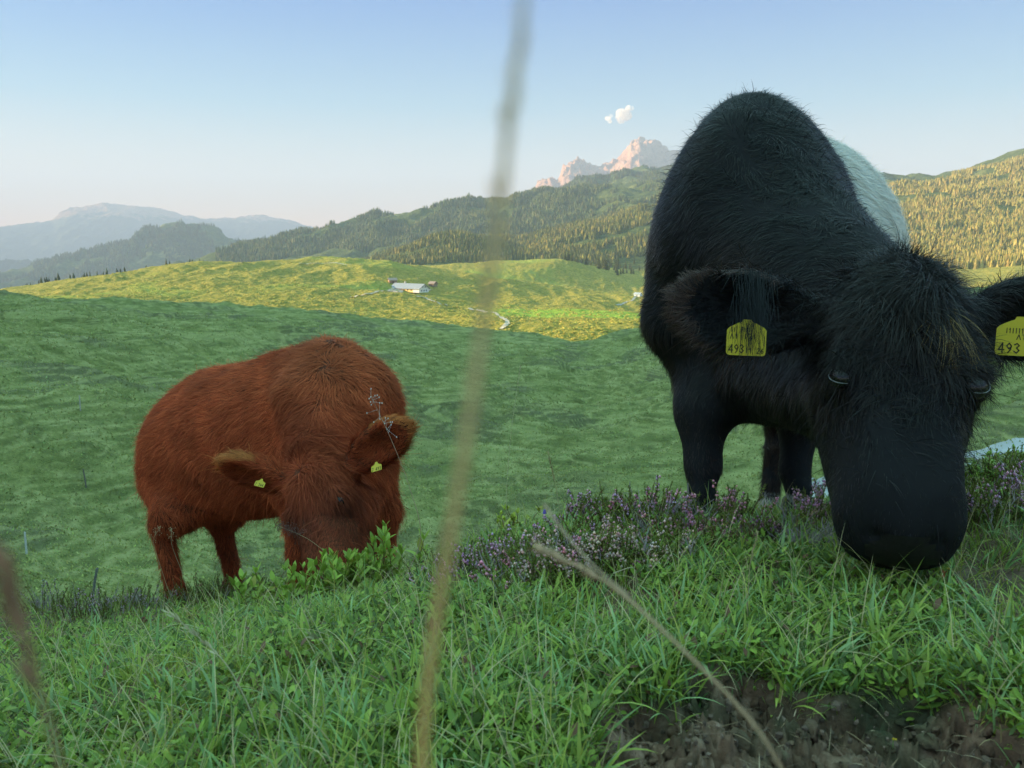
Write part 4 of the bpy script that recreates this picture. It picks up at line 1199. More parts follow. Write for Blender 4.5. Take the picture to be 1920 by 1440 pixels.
hut(1196, 556, 8, 6, 3.4, R(-35), 'pale blue-white house half hidden behind the left flank of the black cow', (.70, .73, .78), (.45, .47, .5))

# fence posts
for u, v, h, lean, col, label in ((50, 1040, 1.05, .02, (.55, .56, .55), 'pale grey fence post low in the pasture at the left edge of the photo'),
                                  (172, 1122, 1.05, .26, (.16, .16, .15), 'dark leaning fence post just behind the heather at the lower left'),
                                  (162, 914, 1.15, -.08, (.15, .14, .12), 'dark fence post halfway up the slope left of the red-brown cow'),
                                  (151, 771, 1.15, .02, (.42, .40, .36), 'grey fence post farthest up the slope left of the red-brown cow')):
    c = ground_hit(u, v); mb = MB(); h = h * .95; s = .045
    mb.tube([(0, 0, -.15), (lean * h * .5, 0, h * .5), (lean * h, 0, h)], [s, s * .97, s * .9], 8, col)
    t = np.array([lean * h, 0, h]); mb.ball(t, (s * .9, s * .9, .02), col, 4, 8)
    o = mb.build('fence_post', M_WOOD); o.location = c; tag(o, label, 'post', 'old fence posts on the slope')
    rg = MB(); rg.tube([(lean * h * .8, -s, h * .8), (lean * h * .8, -s - .03, h * .8), (lean * h * .8, -s - .035, h * .8 + .04)], .008, 5, (.3, .3, .3)); rg.build('insulator', M_WOOD, o)

def cloud():
    D = 16500.; c = P(1168, 214, D)
    k = D / F; mb = MB(); g = np.random.default_rng(8)
    m = bpy.data.materials.new('cloud vapour'); m.use_nodes = True; nt = m.node_tree; nt.nodes.remove(nt.nodes['Principled BSDF'])
    v = nt.nodes.new('ShaderNodeVolumePrincipled'); v.inputs['Color'].default_value = (1, .90, .85, 1); v.inputs['Anisotropy'].default_value = 0.
    p = geo(nt).outputs['Position']; n = noise_n(nt, p, .010, 5, .7)
    nt.links.new(maprange(nt, n, .36, .60, 0, .016), v.inputs['Density'])
    nt.links.new(v.outputs[0], nt.nodes['Material Output'].inputs['Volume'])
    parts = [((1172, 214), 14, 'small white cloud puff above the rocky peaks'), ((1142, 222), 8, 'faint wisp of cloud left of the small white cloud')]
    for (u, vv), s, lab in parts:
        B = Body(P(u, vv, D) - 34 * k, P(u, vv, D) + 34 * k, k * 1.3)
        for q in range(10 if s > 10 else 5):
            o = g.normal(0, s * .30, 2); o[1] += -o[0] * .7
            B.ell(P(u + o[0], vv + o[1], D) + [0, g.normal(0, s * .4) * k, 0], np.array([1.2, 1, .8]) * s * k * g.uniform(.35, .6) * (1 if s > 10 else .6), k * 3)
        V, Fq = B.mesh(); tag(mesh_np('cloud', V, [Fq], m), lab, 'cloud', 'clouds')
cloud()

# ------------------------------------------------------------------ foreground plants
M_GRASS = col_mat('grass blade', .5, .35, transl=.28)
M_HERB = col_mat('herb leaf', .5, .35, transl=.2)
M_TWIG = col_mat('twig', .8, .2)
M_PETAL = col_mat('petal', .6, .3, transl=.25)
M_STRAW = col_mat('dry stalk', .7, .3, transl=.1)

CR_AZ, CR_R = _c[0], _c[1]
def crest_r(az): return np.interp(az, CR_AZ, CR_R)

def ribbons(root, head, L, W, lean, bend, g, segs=4, prof=None, twist=.4):
    """curved blades; returns vertices (n, 2*(segs+1), 3) and quads"""
    n = len(root); m = segs + 1; ts = np.linspace(0, 1, m)
    hd = np.stack([np.cos(head), np.sin(head), 0 * head], 1); sd = np.stack([-np.sin(head), np.cos(head), 0 * head], 1)
    ph = twist * g.normal(0, 1, n); sd = sd * np.cos(ph)[:, None] + hd * np.sin(ph)[:, None]
    V = np.empty((n, m, 2, 3)); p = root.copy()
    prof = prof or (lambda t: min(1, .55 + 1.6 * t) * (1 - t ** 2.2 * .96))
    for k, t in enumerate(ts):
        w = (W * prof(t) * .5)[:, None]
        V[:, k, 0] = p - sd * w; V[:, k, 1] = p + sd * w
        a = lean + bend * (t + .5 / segs)
        p = p + (hd * np.sin(a)[:, None] + np.array([0, 0, 1]) * np.cos(a)[:, None]) * (L / segs)[:, None]
    base = np.arange(n)[:, None] * (m * 2)
    Fq = np.concatenate([base + np.array([2 * k, 2 * k + 1, 2 * k + 3, 2 * k + 2]) for k in range(segs)])
    return V.reshape(-1, 3), Fq, m * 2

def scatter(n, g, r0=.42, over=.9, az0=-58, az1=62, pw=1.0):
    n = int(n * 1.5)
    az = g.uniform(az0, az1, n); rc = crest_r(az) + over
    r = np.exp(np.log(r0) + (np.log(rc) - np.log(r0)) * g.random(n) ** pw)
    return r * np.sin(np.radians(az)), r * np.cos(np.radians(az))

GREENS = np.array([(.20, .29, .04), (.27, .37, .055), (.34, .42, .065), (.22, .34, .10), (.44, .43, .09), (.13, .19, .035)])
def greens(n, g, w=(.22, .25, .2, .15, .1, .08)):
    return GREENS[g.choice(6, n, p=np.array(w) / sum(w))] * g.uniform(.7, 1.25, (n, 1))

HEATH = []
def heath(x, y):
    d = np.full(np.shape(x), 9.)
    for a, b_, w in HEATH: d = np.minimum(d, np.hypot((x - a) / w, (y - b_) / (w * .7)))
    return np.clip(1.4 - d, 0, 1)
def bare(x, y): return soil_mask(x, y) * (np.hypot(x, y) < 1.6)
def lush(x, y): return .5 + .9 * fbm(x * 2.4, y * 2.4, 2, 90)

nt_rand = lambda g, n: g.random(n)
def lawn():
    g = np.random.default_rng(41)
    x, y = scatter(125000, g)
    k = (g.random(len(x)) > bare(x, y) * 1.35 - .02) & (g.random(len(x)) < .55 + lush(x, y) * .6) & (g.random(len(x)) > heath(x, y) * .75); x, y = x[k], y[k]; n = len(x)
    root = np.column_stack([x, y, ground_z(x, y) - .004])
    L = g.gamma(4, .0066, n) * (.65 + .5 * np.clip(lush(x, y), 0, 1.4)); L = np.clip(L, .012, .11)
    W = g.uniform(.0010, .0024, n)
    c = greens(n, g, (.25, .28, .18, .08, .13, .08)); d = g.random(n) < .17 + .15 * (bare(x, y) > .05); c[d] = np.array([.36, .29, .15]) * g.uniform(.5, 1.2, (d.sum(), 1))
    yl = np.clip(fbm(x * 1.7 + 5, y * 1.7, 3, 97) * 1.6, -.4, 1)[:, None]; c = c * (1 + yl * np.array([.42, .18, -.05]))
    V, Fq, m = ribbons(root, g.uniform(0, 2 * math.pi, n), L, W, np.abs(g.normal(.15, .35, n)), g.uniform(.2, 1.7, n), g, 4)
    tag(mesh_np('grass', V, [Fq], M_GRASS, None, np.repeat(c, m, 0)), kind='stuff')
    # broad blue-green blades standing in tufts
    nt = 2600; tx, ty = scatter(nt, g, .5, .3); k = (bare(tx, ty) < .5) & (lush(tx, ty) > .15) & (heath(tx, ty) < .3) & (nt_rand(g, len(tx)) < np.interp(tx, [-.5, .1], [.45, 1])); tx, ty = tx[k], ty[k]
    cnt = g.integers(5, 15, len(tx)); i = np.repeat(np.arange(len(tx)), cnt); n = len(i)
    x = tx[i] + g.normal(0, .010, n); y = ty[i] + g.normal(0, .010, n); root = np.column_stack([x, y, ground_z(x, y) - .004])
    hh = g.uniform(0, 2 * math.pi, n); L = g.uniform(.030, .075, n) * np.repeat(g.uniform(.65, 1.35, len(tx)), cnt)
    W = g.uniform(.0030, .0055, n) * np.repeat(g.uniform(.6, 1.15, len(tx)), cnt)
    tc = np.array([(.23, .38, .12), (.30, .44, .18), (.28, .38, .06), (.36, .44, .08)])[g.integers(0, 4, len(tx))]
    c = tc[i] * g.uniform(.75, 1.2, (n, 1))
    V, Fq, m = ribbons(root, hh, L, W, g.uniform(.1, .7, n), g.uniform(.1, 1.5, n), g, 5, lambda t: min(1, .6 + 1.5 * t) * (1 - max(0, t - .45) ** 1.5 * 2.4), .25)
    tag(mesh_np('broad_grass', V, [Fq], M_GRASS, None, np.repeat(c, m, 0)), kind='stuff')
    # long fine arching blades and pale dry ones
    n = 4200; x, y = scatter(n, g, .55, .2); n = len(x); k = bare(x, y) < .6; x, y = x[k], y[k]; n = len(x)
    root = np.column_stack([x, y, ground_z(x, y)]); c = greens(n, g, (.1, .2, .2, .2, .3, 0)); d = g.random(n) < .5; c[d] = np.array([.62, .52, .27]) * g.uniform(.7, 1.1, (d.sum(), 1))
    V, Fq, m = ribbons(root, g.uniform(0, 2 * math.pi, n), g.uniform(.06, .15, n), g.uniform(.0008, .0018, n), g.uniform(0, .7, n), g.uniform(.3, 1.8, n), g, 6)
    tag(mesh_np('arching_grass', V, [Fq], M_GRASS, None, np.repeat(c, m, 0)), kind='stuff')

LEAF_P = lambda t: max(.05, math.sin(math.pi * min(1, t * .97 + .03)) ** .8)
def herbs():
    g = np.random.default_rng(43)
    x, y = scatter(70000, g, .42, .5); k = (g.random(len(x)) > bare(x, y) * 1.3) & (fbm(x * 3.3, y * 3.3, 2, 95) > -.35); x, y = x[k], y[k]; n = len(x)
    root = np.column_stack([x, y, ground_z(x, y) + g.uniform(.0, .030, n)])
    c = np.array([(.16, .25, .035), (.23, .34, .045), (.29, .39, .06), (.10, .155, .03)])[g.integers(0, 4, n)] * g.uniform(.7, 1.25, (n, 1))
    d = g.random(n) < .035; c[d] = np.array([.18, .09, .05])
    V, Fq, m = ribbons(root, g.uniform(0, 2 * math.pi, n), g.uniform(.008, .022, n), g.uniform(.004, .0095, n), g.uniform(.5, 1.35, n), g.uniform(-.3, .6, n), g, 4, LEAF_P, .3)
    tag(mesh_np('low_herbs', V, [Fq], M_HERB, None, np.repeat(c, m, 0)), kind='stuff')
    # dead litter on the bare soil
    n = 1800; x = g.uniform(.0, .75, n); y = g.uniform(.48, .92, n); k = bare(x, y) > .25; x, y = x[k], y[k]; n = len(x)
    root = np.column_stack([x, y, ground_z(x, y) + .002])
    V, Fq, m = ribbons(root, g.uniform(0, 2 * math.pi, n), g.uniform(.005, .035, n), g.uniform(.0006, .002, n), g.uniform(.9, 1.6, n), g.uniform(-.4, .8, n), g, 4)
    c = np.array([(.32, .22, .12), (.18, .12, .08), (.42, .32, .20)])[g.integers(0, 3, n)] * g.uniform(.6, 1.1, (n, 1))
    tag(mesh_np('dead_litter', V, [Fq], M_STRAW, None, np.repeat(c, m, 0)), kind='stuff')
    n = 1100; x = g.uniform(.0, .75, n); y = g.uniform(.50, .95, n); k = bare(x, y) > .2; x, y = x[k], y[k]; mb = MB(); zz = ground_z(x, y)
    for a, b_, z in zip(x, y, zz):
        s = g.gamma(2.2, .0022) + .002; mb.ball((a, b_, z), g.uniform(.7, 1.3, 3) * s, np.array([.115, .078, .054]) * g.uniform(.5, 1.6), 7, 10)
    V = np.concatenate(mb.V); V += .0065 * np.stack([pn3(V * 130, 1), pn3(V * 130, 2), pn3(V * 130, 3)], 1) + .0016 * np.stack([pn3(V * 420, 1), pn3(V * 420, 2), pn3(V * 420, 3)], 1); mb.V = [V]
    tag(mb.build('soil_clods', M_SOIL, smooth=True), kind='stuff')
    # crumbs of soil
    n = 3000; x = g.uniform(.0, .75, n); y = g.uniform(.48, .92, n); k = bare(x, y) > .3; x, y = x[k], y[k]; mb = MB()
    zz = ground_z(x, y)
    for a, b_, z in zip(x, y, zz):
        s = g.gamma(1.6, .0011) + .0008; mb.ball((a, b_, z + s * .3), g.uniform(.6, 1.2, 3) * s, np.array([.12, .085, .062]) * g.uniform(.5, 2.2), 3, 5)
    V = np.concatenate(mb.V); V += .0012 * np.stack([pn3(V * 300, 1), pn3(V * 300, 2), pn3(V * 300, 3)], 1); mb.V = [V]
    tag(mb.build('soil_crumbs', M_TWIG), kind='stuff')

def local_ground(u, v, rm=6):
    return ground_hit(u, v, rm)

def heather(u, v, w, h, n, bloom, label, seed, woody=.15, colr=(.42, .22, .42)):
    g = np.random.default_rng(seed); c = local_ground(u, v); root = empty('heather_bush', tuple(c), label, 'heather', 'heather along the crest of the bank')
    st = MB(); lv = []; lc = []; fl = []; fc = []
    S = np.array([math.cos(0), 0, 0])
    for k in range(n):
        o = np.array([g.normal(0, w * .36), g.normal(0, w * .22), 0]); o[2] = gz_(c[0] + o[0], c[1] + o[1]) - c[2]
        hh = h * g.uniform(.4, 1.25) * (1 - .35 * (abs(o[0]) / (w * .8)) ** 2); le = np.array([o[0] / w * .5 + g.normal(0, .22), g.normal(0, .22), 0])
        ts = np.linspace(0, 1, 6); pts = o + ts[:, None] * (np.array([0, 0, 1]) + 0) * hh + (ts ** 1.6)[:, None] * le * hh + g.normal(0, .0022, (6, 3)) * ts[:, None]
        dead = g.random() < woody
        st.tube(pts, np.linspace(.0016, .0005, 6) * (1.3 if dead else 1), 4, (.36, .31, .30) if dead else (.16, .09, .06))
        if dead:
            for q in range(4):
                p = pts[2 + q // 2]; d = np.array([g.normal(0, .5), g.normal(0, .3), .8]); st.tube([p, p + d * .02, p + d * .035 + g.normal(0, .004, 3)], [.0008, .0006, .0003], 3, (.36, .31, .30))
            continue
        m = 95; t = g.uniform(.1, 1, m); p = np.stack([np.interp(t, ts, pts[:, a]) for a in range(3)], 1)
        d = norm(g.normal(0, 1, (m, 3)) + [0, 0, 1.1]); s = norm(np.cross(d, g.normal(0, 1, (m, 3)))); ll = g.uniform(.005, .010, m)[:, None]
        lv.append(np.stack([p - s * .0013, p + s * .0013, p + d * ll], 1)); lc.append(np.array([.21, .26, .05]) * g.uniform(.5, 1.4, (m, 1)))
        if g.random() < bloom * .8:
            m = int(g.integers(10, 22)); t = g.uniform(.58, 1, m); p = np.stack([np.interp(t, ts, pts[:, a]) for a in range(3)], 1) + g.normal(0, .0026, (m, 3))
            fl.append(p); fc.append(np.array(colr) * g.uniform(.65, 1.25, (m, 1)) * g.uniform(.85, 1.15, (m, 3)))
    st.build('stems', M_TWIG, root)
    if lv:
        V = np.concatenate(lv).reshape(-1, 3); mesh_np('foliage', V, [np.arange(len(V)).reshape(-1, 3)], M_HERB, root, np.repeat(np.concatenate(lc), 3, 0), False)
    if fl:
        p = np.concatenate(fl); cc = np.concatenate(fc); n = len(p); s = g.uniform(.0018, .0034, n)[:, None, None]
        oc = np.array([[1, 0, 0], [-1, 0, 0], [0, 1, 0], [0, -1, 0], [0, 0, 1.2], [0, 0, -1.2]]); f = np.array([[0, 2, 4], [2, 1, 4], [1, 3, 4], [3, 0, 4], [2, 0, 5], [1, 2, 5], [3, 1, 5], [0, 3, 5]])
        V = (p[:, None] + oc * s).reshape(-1, 3); mesh_np('flowers', V, [(np.arange(n)[:, None, None] * 6 + f).reshape(-1, 3)], M_PETAL, root, np.repeat(cc, 6, 0), True)
    return root
def gz_(x, y): return float(ground_z(np.array([x]), np.array([y]))[0])

PK = (.95, .44, .58); LI = (.88, .50, .72); DR = (.46, .30, .22); RO = (.90, .62, .56)
HL = [
    (865, 1092, .16, .095, 90, .75, 'lilac heather clump just right of the blurred upright stalk', .05, LI),
    (930, 1085, .15, .10, 100, .75, 'lilac heather bush under the yellow-green leafy sprig', .05, LI),
    (1012, 1092, .17, .115, 120, .7, 'pink heather bush with the blurred brown stalk crossing it', .08, PK),
    (1088, 1088, .15, .11, 110, .75, 'pale rose heather bush in the middle of the bank', .08, RO),
    (1095, 990, .11, .10, 70, .8, 'tall lilac heather spike cluster rising above its neighbours', .1, LI),
    (1165, 1075, .15, .09, 100, .7, 'pale pink heather, fading blooms, left of the bare grey twigs', .1, RO),
    (1190, 1000, .14, .13, 110, .6, 'bushy heather at the left of the bare grey twigs', .1, PK),
    (1240, 1010, .15, .12, 120, .6, 'tall heather with bare grey twigs left of the black cow\'s foreleg', .35, LI),
    (1290, 1025, .14, .085, 110, .55, 'dark green heather in front of the black cow\'s left foreleg', .1, PK),
    (1365, 1000, .10, .12, 80, .7, 'upright heather just right of the black cow\'s nearer foreleg', .1, PK),
    (1415, 1025, .08, .07, 45, .6, 'small reddish heather tuft between the black cow\'s forelegs', .2, (.36, .18, .24)),
    (1505, 1020, .08, .08, 45, .15, 'brown faded heather in front of the black cow\'s white foot', .3, DR),
    (1540, 1000, .10, .13, 75, .75, 'lilac heather beside the left side of the black cow\'s muzzle', .1, LI),
    (1520, 1035, .10, .06, 45, .05, 'tangle of bare grey twigs left of the black cow\'s muzzle', .8, DR),
    (1825, 985, .12, .10, 90, .45, 'sparse lilac heather right of the black cow\'s muzzle', .3, LI),
    (1905, 975, .12, .12, 90, .7, 'lilac heather cut by the right edge of the photo', .1, LI),
    (1870, 905, .20, .09, 120, .05, 'green heathy shrub on the bank at the right edge', .1, DR),
    (20, 1150, .25, .16, 130, .05, 'dark green heathy bush cut by the left edge of the photo', .1, DR),
    (110, 1150, .22, .14, 110, .45, 'grey-lilac heather second from the left edge', .45, (.56, .44, .46)),
    (205, 1155, .22, .13, 120, .55, 'lilac heather below the dark leaning fence post', .25, (.62, .44, .52)),
    (270, 1140, .18, .10, 80, .35, 'low heather just left of the red-brown cow\'s hind foot', .25, (.5, .34, .36)),
    (395, 1130, .24, .12, 130, .1, 'reddish heathy shrub between the red-brown cow\'s hind legs', .15, (.34, .14, .10)),
    (470, 1120, .20, .10, 110, .1, 'low olive heathy shrub in front of the red-brown cow\'s belly', .15, (.34, .14, .10)),
    (990, 975, .10, .11, 40, .2, 'thin dark heather sprigs standing at the crest left of the blue bellflower', .4, DR)]
for a in HL:
    c_ = local_ground(a[0], a[1]); HEATH.append((c_[0], c_[1], a[2] * .55))
lawn(); herbs()
for i, a in enumerate(HL):
    u, v, w, h, n, bl, lab, wd, colr = a
    heather(u, v, w * (1.25 if u < 500 else 1), h * (.85 if u < 500 else .80), int(n * (.7 if u < 500 else .72)), bl, lab, 100 + i, wd, colr)

def leafy(u, v, name, label, cat, spec, colr, seed, leafL=.026, leafW=.011, per=11, group=None):
    """shrub of upright shoots set with oval leaves; spec: list of (dx, dy, height, lean)"""
    g = np.random.default_rng(seed); c = local_ground(u, v); root = empty(name, tuple(c), label, cat, group)
    st = MB(); Vs = []; Fs = []; Cs = []; off = 0
    for dx, dy, hh, le in spec:
        o = np.array([dx, dy, gz_(c[0] + dx, c[1] + dy) - c[2] - .005]); ts = np.linspace(0, 1, 6)
        pts = o + ts[:, None] * np.array([le, 0, 1]) * hh + g.normal(0, .002, (6, 3)) * ts[:, None]
        st.tube(pts, np.linspace(.0022, .0009, 6), 5, (.20, .13, .06))
        m = max(5, int(per * hh / .10)); t = np.sort(g.uniform(.15, 1, m)); t[-3:] = 1
        p = np.stack([np.interp(t, ts, pts[:, a]) for a in range(3)], 1)
        L = leafL * g.uniform(.6, 1.25, m) * (.7 + .4 * np.sin(t * 3)); W = L * leafW / leafL * g.uniform(.8, 1.2, m)
        V, Fq, k = ribbons(p, (np.arange(m) * 2.4 + g.uniform(0, 6)) % 6.283, L, W, np.clip(1.15 - .75 * t + g.normal(0, .15, m), .05, 1.5), g.uniform(-.1, .7, m), g, 5, LEAF_P, .2)
        cc = np.array(colr) * g.uniform(.7, 1.3, (m, 1)); yl = g.random(m) < .08; cc[yl] = (.36, .34, .06)
        Vs.append(V); Fs.append(Fq + off); off += len(V); Cs.append(np.repeat(cc, k, 0))
    st.build('stems', M_TWIG, root); mesh_np('leaves', np.concatenate(Vs), [np.concatenate(Fs)], M_HERB, root, np.concatenate(Cs))
    return root
g_ = np.random.default_rng(77)
sp1 = [(g_.normal(0, .11), g_.normal(0, .05), g_.uniform(.07, .14), g_.normal(0, .35)) for _ in range(52)] + [(.125, 0, .20, .05), (.11, .02, .15, -.1), (-.09, 0, .12, .0), (.02, 0, .11, .1), (.15, .02, .11, .3), (.07, 0, .12, .1)]
leafy(640, 1125, 'leafy_shrub', 'bright green leafy shrub with one tall shoot, in front of the red-brown cow\'s muzzle', 'shrub', sp1, (.30, .42, .06), 61, .042, .017, 13)
leafy(955, 1005, 'leafy_shrub', 'small yellow-green leafy sprig standing above the heather at the middle of the crest', 'shrub', [(g_.normal(0, .025), g_.normal(0, .015), g_.uniform(.05, .085), g_.normal(0, .3)) for _ in range(12)], (.44, .50, .06), 62, .024, .013, 12)
leafy(515, 1130, 'leafy_shrub', 'low green leafy shrub under the red-brown cow\'s chest, left of the brighter shrub', 'shrub', [(g_.normal(0, .10), g_.normal(0, .04), g_.uniform(.04, .08), g_.normal(0, .35)) for _ in range(30)], (.20, .28, .05), 63, .020, .009, 12)
leafy(1880, 900, 'leafy_shrub', 'green leafy shrub on the bank above the heather at the right edge', 'shrub', [(g_.normal(0, .12), g_.normal(0, .06), g_.uniform(.04, .08), g_.normal(0, .35)) for _ in range(46)], (.26, .38, .06), 64, .017, .008, 14)
leafy(1765, 1110, 'leafy_sprig', 'small sprig with orange-red leaf tips in the grass below the yellow flower', 'plant', [(0, 0, .035, .1), (.006, 0, .028, -.2)], (.50, .13, .05), 65, .014, .006, 12)

for k, (u, v, lab) in enumerate([(1120, 1010, 'dark green leafy clump between the pink heather bushes in the middle of the bank'), (1215, 1030, 'dark green leafy clump at the foot of the bare grey twigs'), (1340, 1035, 'dark green leafy clump below the black cow\'s nearer foreleg'), (905, 1085, 'green leafy clump at the foot of the lilac heather near the pink clover')]):
    leafy(u, v, 'leafy_shrub', lab, 'shrub', [(g_.normal(0, .055), g_.normal(0, .03), g_.uniform(.04, .085), g_.normal(0, .35)) for _ in range(26)], (.20, .30, .06), 70 + k, .013, .006, 17)
# small flowers
def flower(u, v, h, petal, np_, pr, label, kind='petal', lean=0):
    g = np.random.default_rng(int(u)); c = local_ground(u, v)
    root = empty('flower', tuple(c), label, 'flower', 'small wild flowers in the grass')
    mb = MB(); t = np.array([lean * h, 0, h]); mb.tube([(0, 0, 0), (lean * h * .3, 0, h * .5), t], .0006, 4, (.14, .24, .06)); mb.build('stem', M_TWIG, root)
    pb = MB()
    if kind == 'clover':
        for k in range(34):
            d = norm(g.normal(0, 1, 3)); pb.ball(t + d * pr * .6, (pr * .18, pr * .18, pr * .3), np.array(petal) * g.uniform(.7, 1.2), 3, 5)
    elif kind == 'bell':
        pb.tube([t + [0, 0, .003], t, t - [0, 0, .006], t - [0, 0, .011]], [.001, .004, .005, .007], 8, petal)
    else:
        for k in range(np_):
            a = k / np_ * 6.283 + .3; d = np.array([math.cos(a), math.sin(a) * .6 - .4, .45]); s = norm(np.cross(d, [0, .3, 1]))
            pb.add([t, t + d * pr * .5 + s * pr * .36, t + d * pr, t + d * pr * .5 - s * pr * .36], [[0, 1, 2, 3]], petal)
        pb.ball(t + [0, -.001, .001], (pr * .25,) * 3, (.5, .35, .03), 3, 6)
    pb.build('petals' if kind != 'clover' else 'flower_head', M_PETAL, root, True)
Y = (.80, .58, .02)
for a in [(1776, 1096, .025, Y, 5, .006, 'yellow flower under the right side of the black cow\'s muzzle'), (812, 1128, .018, Y, 5, .008, 'yellow flower at the foot of the blurred upright stalk, left of the heather'),
          (22, 1312, .022, Y, 5, .0055, 'yellow flower near the left edge low in the photo'), (16, 1238, .03, Y, 5, .007, 'tiny yellow flower at the left edge below the dark bush'),
          (1673, 1412, .016, Y, 5, .004, 'yellow flower at the bottom of the bank on the bare soil'), (716, 1410, .014, Y, 5, .0045, 'yellow flower at the bottom edge left of the blurred stalk'),
          (936, 1072, .02, Y, 5, .005, 'tiny yellow flower among the heather in the middle')]: flower(*a)
flower(862, 1106, .028, (.62, .10, .30), 0, .009, 'pink clover head at the left end of the heather', 'clover')
flower(1031, 1088, .03, (.36, .16, .24), 0, .008, 'dull purple clover head below the heather', 'clover')
flower(1272, 1138, .018, (.28, .09, .05), 0, .012, 'rust-brown dead flower head in the grass in the middle', 'clover')
flower(272, 1180, .03, (.26, .10, .07), 0, .011, 'brown dead flower head left of the red-brown cow\'s hind foot', 'clover')
flower(1021, 990, .06, (.20, .14, .62), 0, .008, 'blue bellflower above the heather behind the blurred brown stalk', 'bell')
for u, v, lab in ((560, 1206, 'purple flower in the turf below the leafy shrub'), (742, 1240, 'purple flower in the turf left of the blurred stalk\'s foot'), (208, 1244, 'dark violet flower in the turf at the lower left'), (40, 1322, 'pale violet flower in the turf near the lower left corner'),
                  (1880, 1112, 'violet flower in the grass at the right edge below the muzzle'), (520, 1172, 'pale violet flower just left of the leafy shrub'), (955, 1140, 'lilac flower in the turf below the pink clover'), (1317, 1070, 'lilac flower in the grass below the black cow\'s foreleg')):
    flower(u, v, .02, (.38, .18, .48), 4, .0055, lab, lean=.2)
for u, v, lab in ((134, 1262, 'white flower in the turf at the lower left'), (250, 1205, 'white flower in the turf left of the leafy shrub')):
    flower(u, v, .02, (.75, .74, .70), 5, .006, lab)

# single stalks
def stalk(pts, r0, r1, col, label, head=None, seed=0, name='grass_stalk', headcol=None, group='single dry grass stalks'):
    g = np.random.default_rng(seed); pts = np.array(pts, float)
    root = empty(name, tuple(pts[0]), label, 'grass stalk', group); q = pts - pts[0]
    t = np.linspace(0, len(q) - 1, 24); i = np.arange(len(q)); sm = np.stack([np.interp(t, i, q[:, a]) for a in range(3)], 1)
    for _ in range(6): sm[1:-1] = (sm[:-2] + 2 * sm[1:-1] + sm[2:]) / 4
    mb = MB(); mb.tube(sm, np.linspace(r0, r1, len(sm)), 6, col); mb.build('stem', M_STRAW, root, True)
    hc = headcol or (col if np.ndim(col) == 1 else (.8, .55, .25))
    if head:
        hb = MB(); kind, span, size, cnt = head; ts = g.uniform(1 - span, 1, cnt)
        for tt in ts:
            p = np.array([np.interp(tt, np.linspace(0, 1, 24), sm[:, a]) for a in range(3)])
            d = norm(g.normal(0, 1, 3) + [0, 0, .5])
            if kind == 'panicle':
                l = size * g.uniform(.4, 1) * (1.2 - (tt - 1 + span) / span * .7); e = p + d * l
                hb.tube([p, p + d * l * .6, e], [.0003, .0002, .0002], 3, hc); hb.ball(e, (.0012, .0012, .0018), np.array(hc) * 1.15, 3, 5)
            else:
                ax = norm(sm[-1] - sm[-4]); dd = norm(ax + d * .45); a0 = p; s = norm(np.cross(dd, d)) * size * .12
                hb.add([a0, a0 + dd * size * .5 + s, a0 + dd * size, a0 + dd * size * .5 - s], [[0, 1, 2, 3]], np.array(hc) * g.uniform(.7, 1.2))
        hb.build('seed_head', M_STRAW, root)
    return root
ST = (.46, .36, .20); G = lambda u, v: local_ground(u, v)
def onl(u, v, d): return P(u, v, d)
def dep(p): return p[1] * math.cos(PITCH) - p[2] * math.sin(PITCH)
def st_px(base, rest, *a, **k):
    b_ = G(*base); d = dep(b_); stalk([b_] + [onl(u, v, d - .02 * (i + 1)) for i, (u, v) in enumerate(rest)], *a, **k)
st_px((583, 1100), [(600, 1010), (632, 900), (660, 825), (672, 790)], .0010, .0005, ST, 'tall straw stalk with a sparse seed head in front of the red-brown cow\'s face', ('panicle', .28, .028, 26), 1)
st_px((690, 1110), [(640, 1060), (580, 1010), (520, 985)], .0009, .0005, ST, 'stalk leaning left to a dark bushy seed head below the red-brown cow\'s belly', ('panicle', .22, .03, 110), 2, headcol=(.16, .09, .08))
st_px((1062, 1060), [(1052, 970), (1040, 900), (1028, 852)], .0008, .0005, (.50, .44, .22), 'thin straw stalk with a narrow spike rising from the heather, left of the black cow', ('spike', .35, .010, 40), 3)
st_px((948, 1040), [(950, 900), (960, 790), (976, 690)], .0008, .0004, (.55, .50, .28), 'tall thin straw stalk crossing the green slope between the two cows', ('spike', .12, .010, 14), 4)
st_px((985, 1060), [(990, 1010), (1040, 960), (1090, 940)], .0007, .0004, (.42, .42, .20), 'pale stalk leaning right over the heather', None, 5)
st_px((1200, 1150), [(1195, 1090), (1190, 1060), (1150, 1075)], .0008, .0006, (.50, .42, .28), 'bent straw below the bare grey twigs', None, 6)
st_px((500, 1430), [(470, 1330), (425, 1240), (320, 1150)], .0009, .0005, (.55, .50, .30), 'long pale stalk leaning left across the lower left turf', ('spike', .3, .012, 24), 7)
st_px((690, 1390), [(650, 1280), (610, 1205), (580, 1190)], .0008, .0004, (.45, .46, .25), 'arched pale green stalk in the turf below the leafy shrub', ('spike', .25, .010, 20), 8)
st_px((330, 1150), [(300, 1060), (285, 1010), (300, 990)], .0009, .0005, ST, 'straw stalk with pale seeds in front of the red-brown cow\'s hind leg', ('panicle', .3, .026, 26), 9)
st_px((360, 1150), [(345, 1080), (320, 1020), (322, 990)], .0009, .0005, ST, 'curved straw stalk with few seeds at the red-brown cow\'s hind leg', ('panicle', .22, .024, 22), 10)
st_px((210, 1170), [(240, 1090), (285, 1045)], .0010, .0006, (.50, .48, .18), 'yellowish blade arching right at the lower left of the pasture', None, 11)
st_px((1400, 1185), [(1402, 1130), (1405, 1060), (1420, 1000)], .0008, .0004, (.48, .40, .22), 'straw stalk standing below the black cow\'s chest', ('spike', .3, .010, 18), 12)
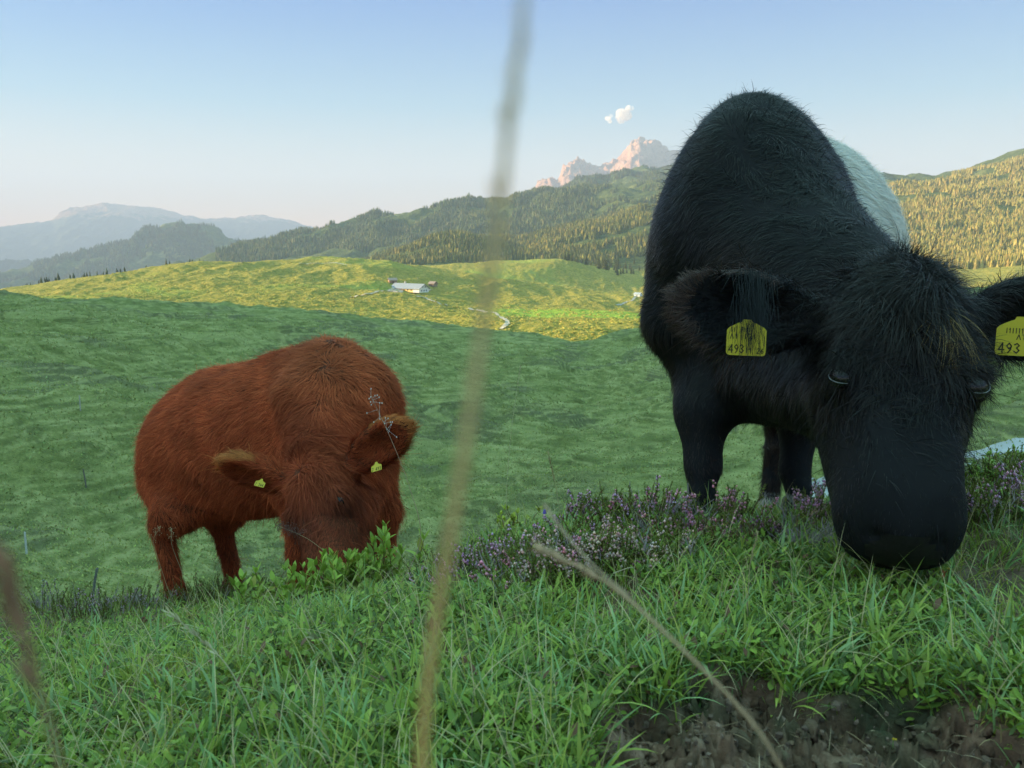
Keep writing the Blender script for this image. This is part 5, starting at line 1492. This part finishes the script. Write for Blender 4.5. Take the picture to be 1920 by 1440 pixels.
st_px((730, 1130), [(800, 1010), (750, 860), (695, 740)], .0009, .0004, (.45, .30, .20), 'brown stalk with silvery seeds crossing the red-brown cow\'s raised ear', ('panicle', .2, .03, 20), 13, headcol=(.6, .58, .55))
st_px((450, 1200), [(330, 1165), (240, 1215)], .0009, .0006, (.55, .52, .25), 'nearly level yellow straw lying over the turf at the lower left', None, 14)

# stalks close to the lens, out of focus
rt = [P(765, 1560, .100), P(780, 1440, .094), P(812, 1180, .084), P(842, 1020, .078), P(880, 800, .072), P(905, 620, .070), P(938, 370, .068), P(962, 180, .066), P(990, -60, .066)]
b0 = np.array([rt[0][0], rt[0][1] + .02, 0]); b0[2] = gz_(b0[0], b0[1])
stalk([b0] + rt, .0008, .00033, np.linspace((1.0, .60, .16), (.66, .52, .36), 24), 'tall blurred grass stalk close to the lens, crossing the whole photo between the cows', ('spike', .40, .0030, 40), 21, group='blurred stalks close to the lens')
# fuzzy leaf sheath at its foot
rt = [P(1560, 1560, .24), P(1470, 1430, .235), P(1390, 1320, .24), P(1270, 1210, .25), P(1170, 1110, .26), P(1110, 1070, .27), P(1040, 1045, .28), P(1010, 1030, .285)]
b0 = np.array([rt[0][0] + .03, rt[0][1] + .02, 0]); b0[2] = gz_(b0[0], b0[1])
stalk([b0] + rt, .0005, .0006, (.50, .34, .2), 'blurred brown stalk leaning left over the bare soil and the heather', ('spike', .30, .006, 50), 22, group='blurred stalks close to the lens')
rt = [P(1180, 1118, .262), P(1110, 1060, .268), P(1050, 990, .275), P(1020, 945, .28)]
stalk(rt, .00035, .0005, (.50, .36, .24), 'upper blurred side stem forking from the leaning brown stalk', None, 23, group='blurred stalks close to the lens')
rt = [P(150, 1560, .10), P(100, 1380, .095), P(55, 1240, .09), P(25, 1130, .09), P(-5, 1020, .09)]
b0 = np.array([rt[0][0], rt[0][1] + .02, 0]); b0[2] = gz_(b0[0], b0[1])
stalk([b0] + rt, .00035, .0003, (.36, .20, .12), 'faint blurred brown stalk at the left edge', ('spike', .5, .005, 30), 24, group='blurred stalks close to the lens')
black_cow()
red_cow()
haze_box()
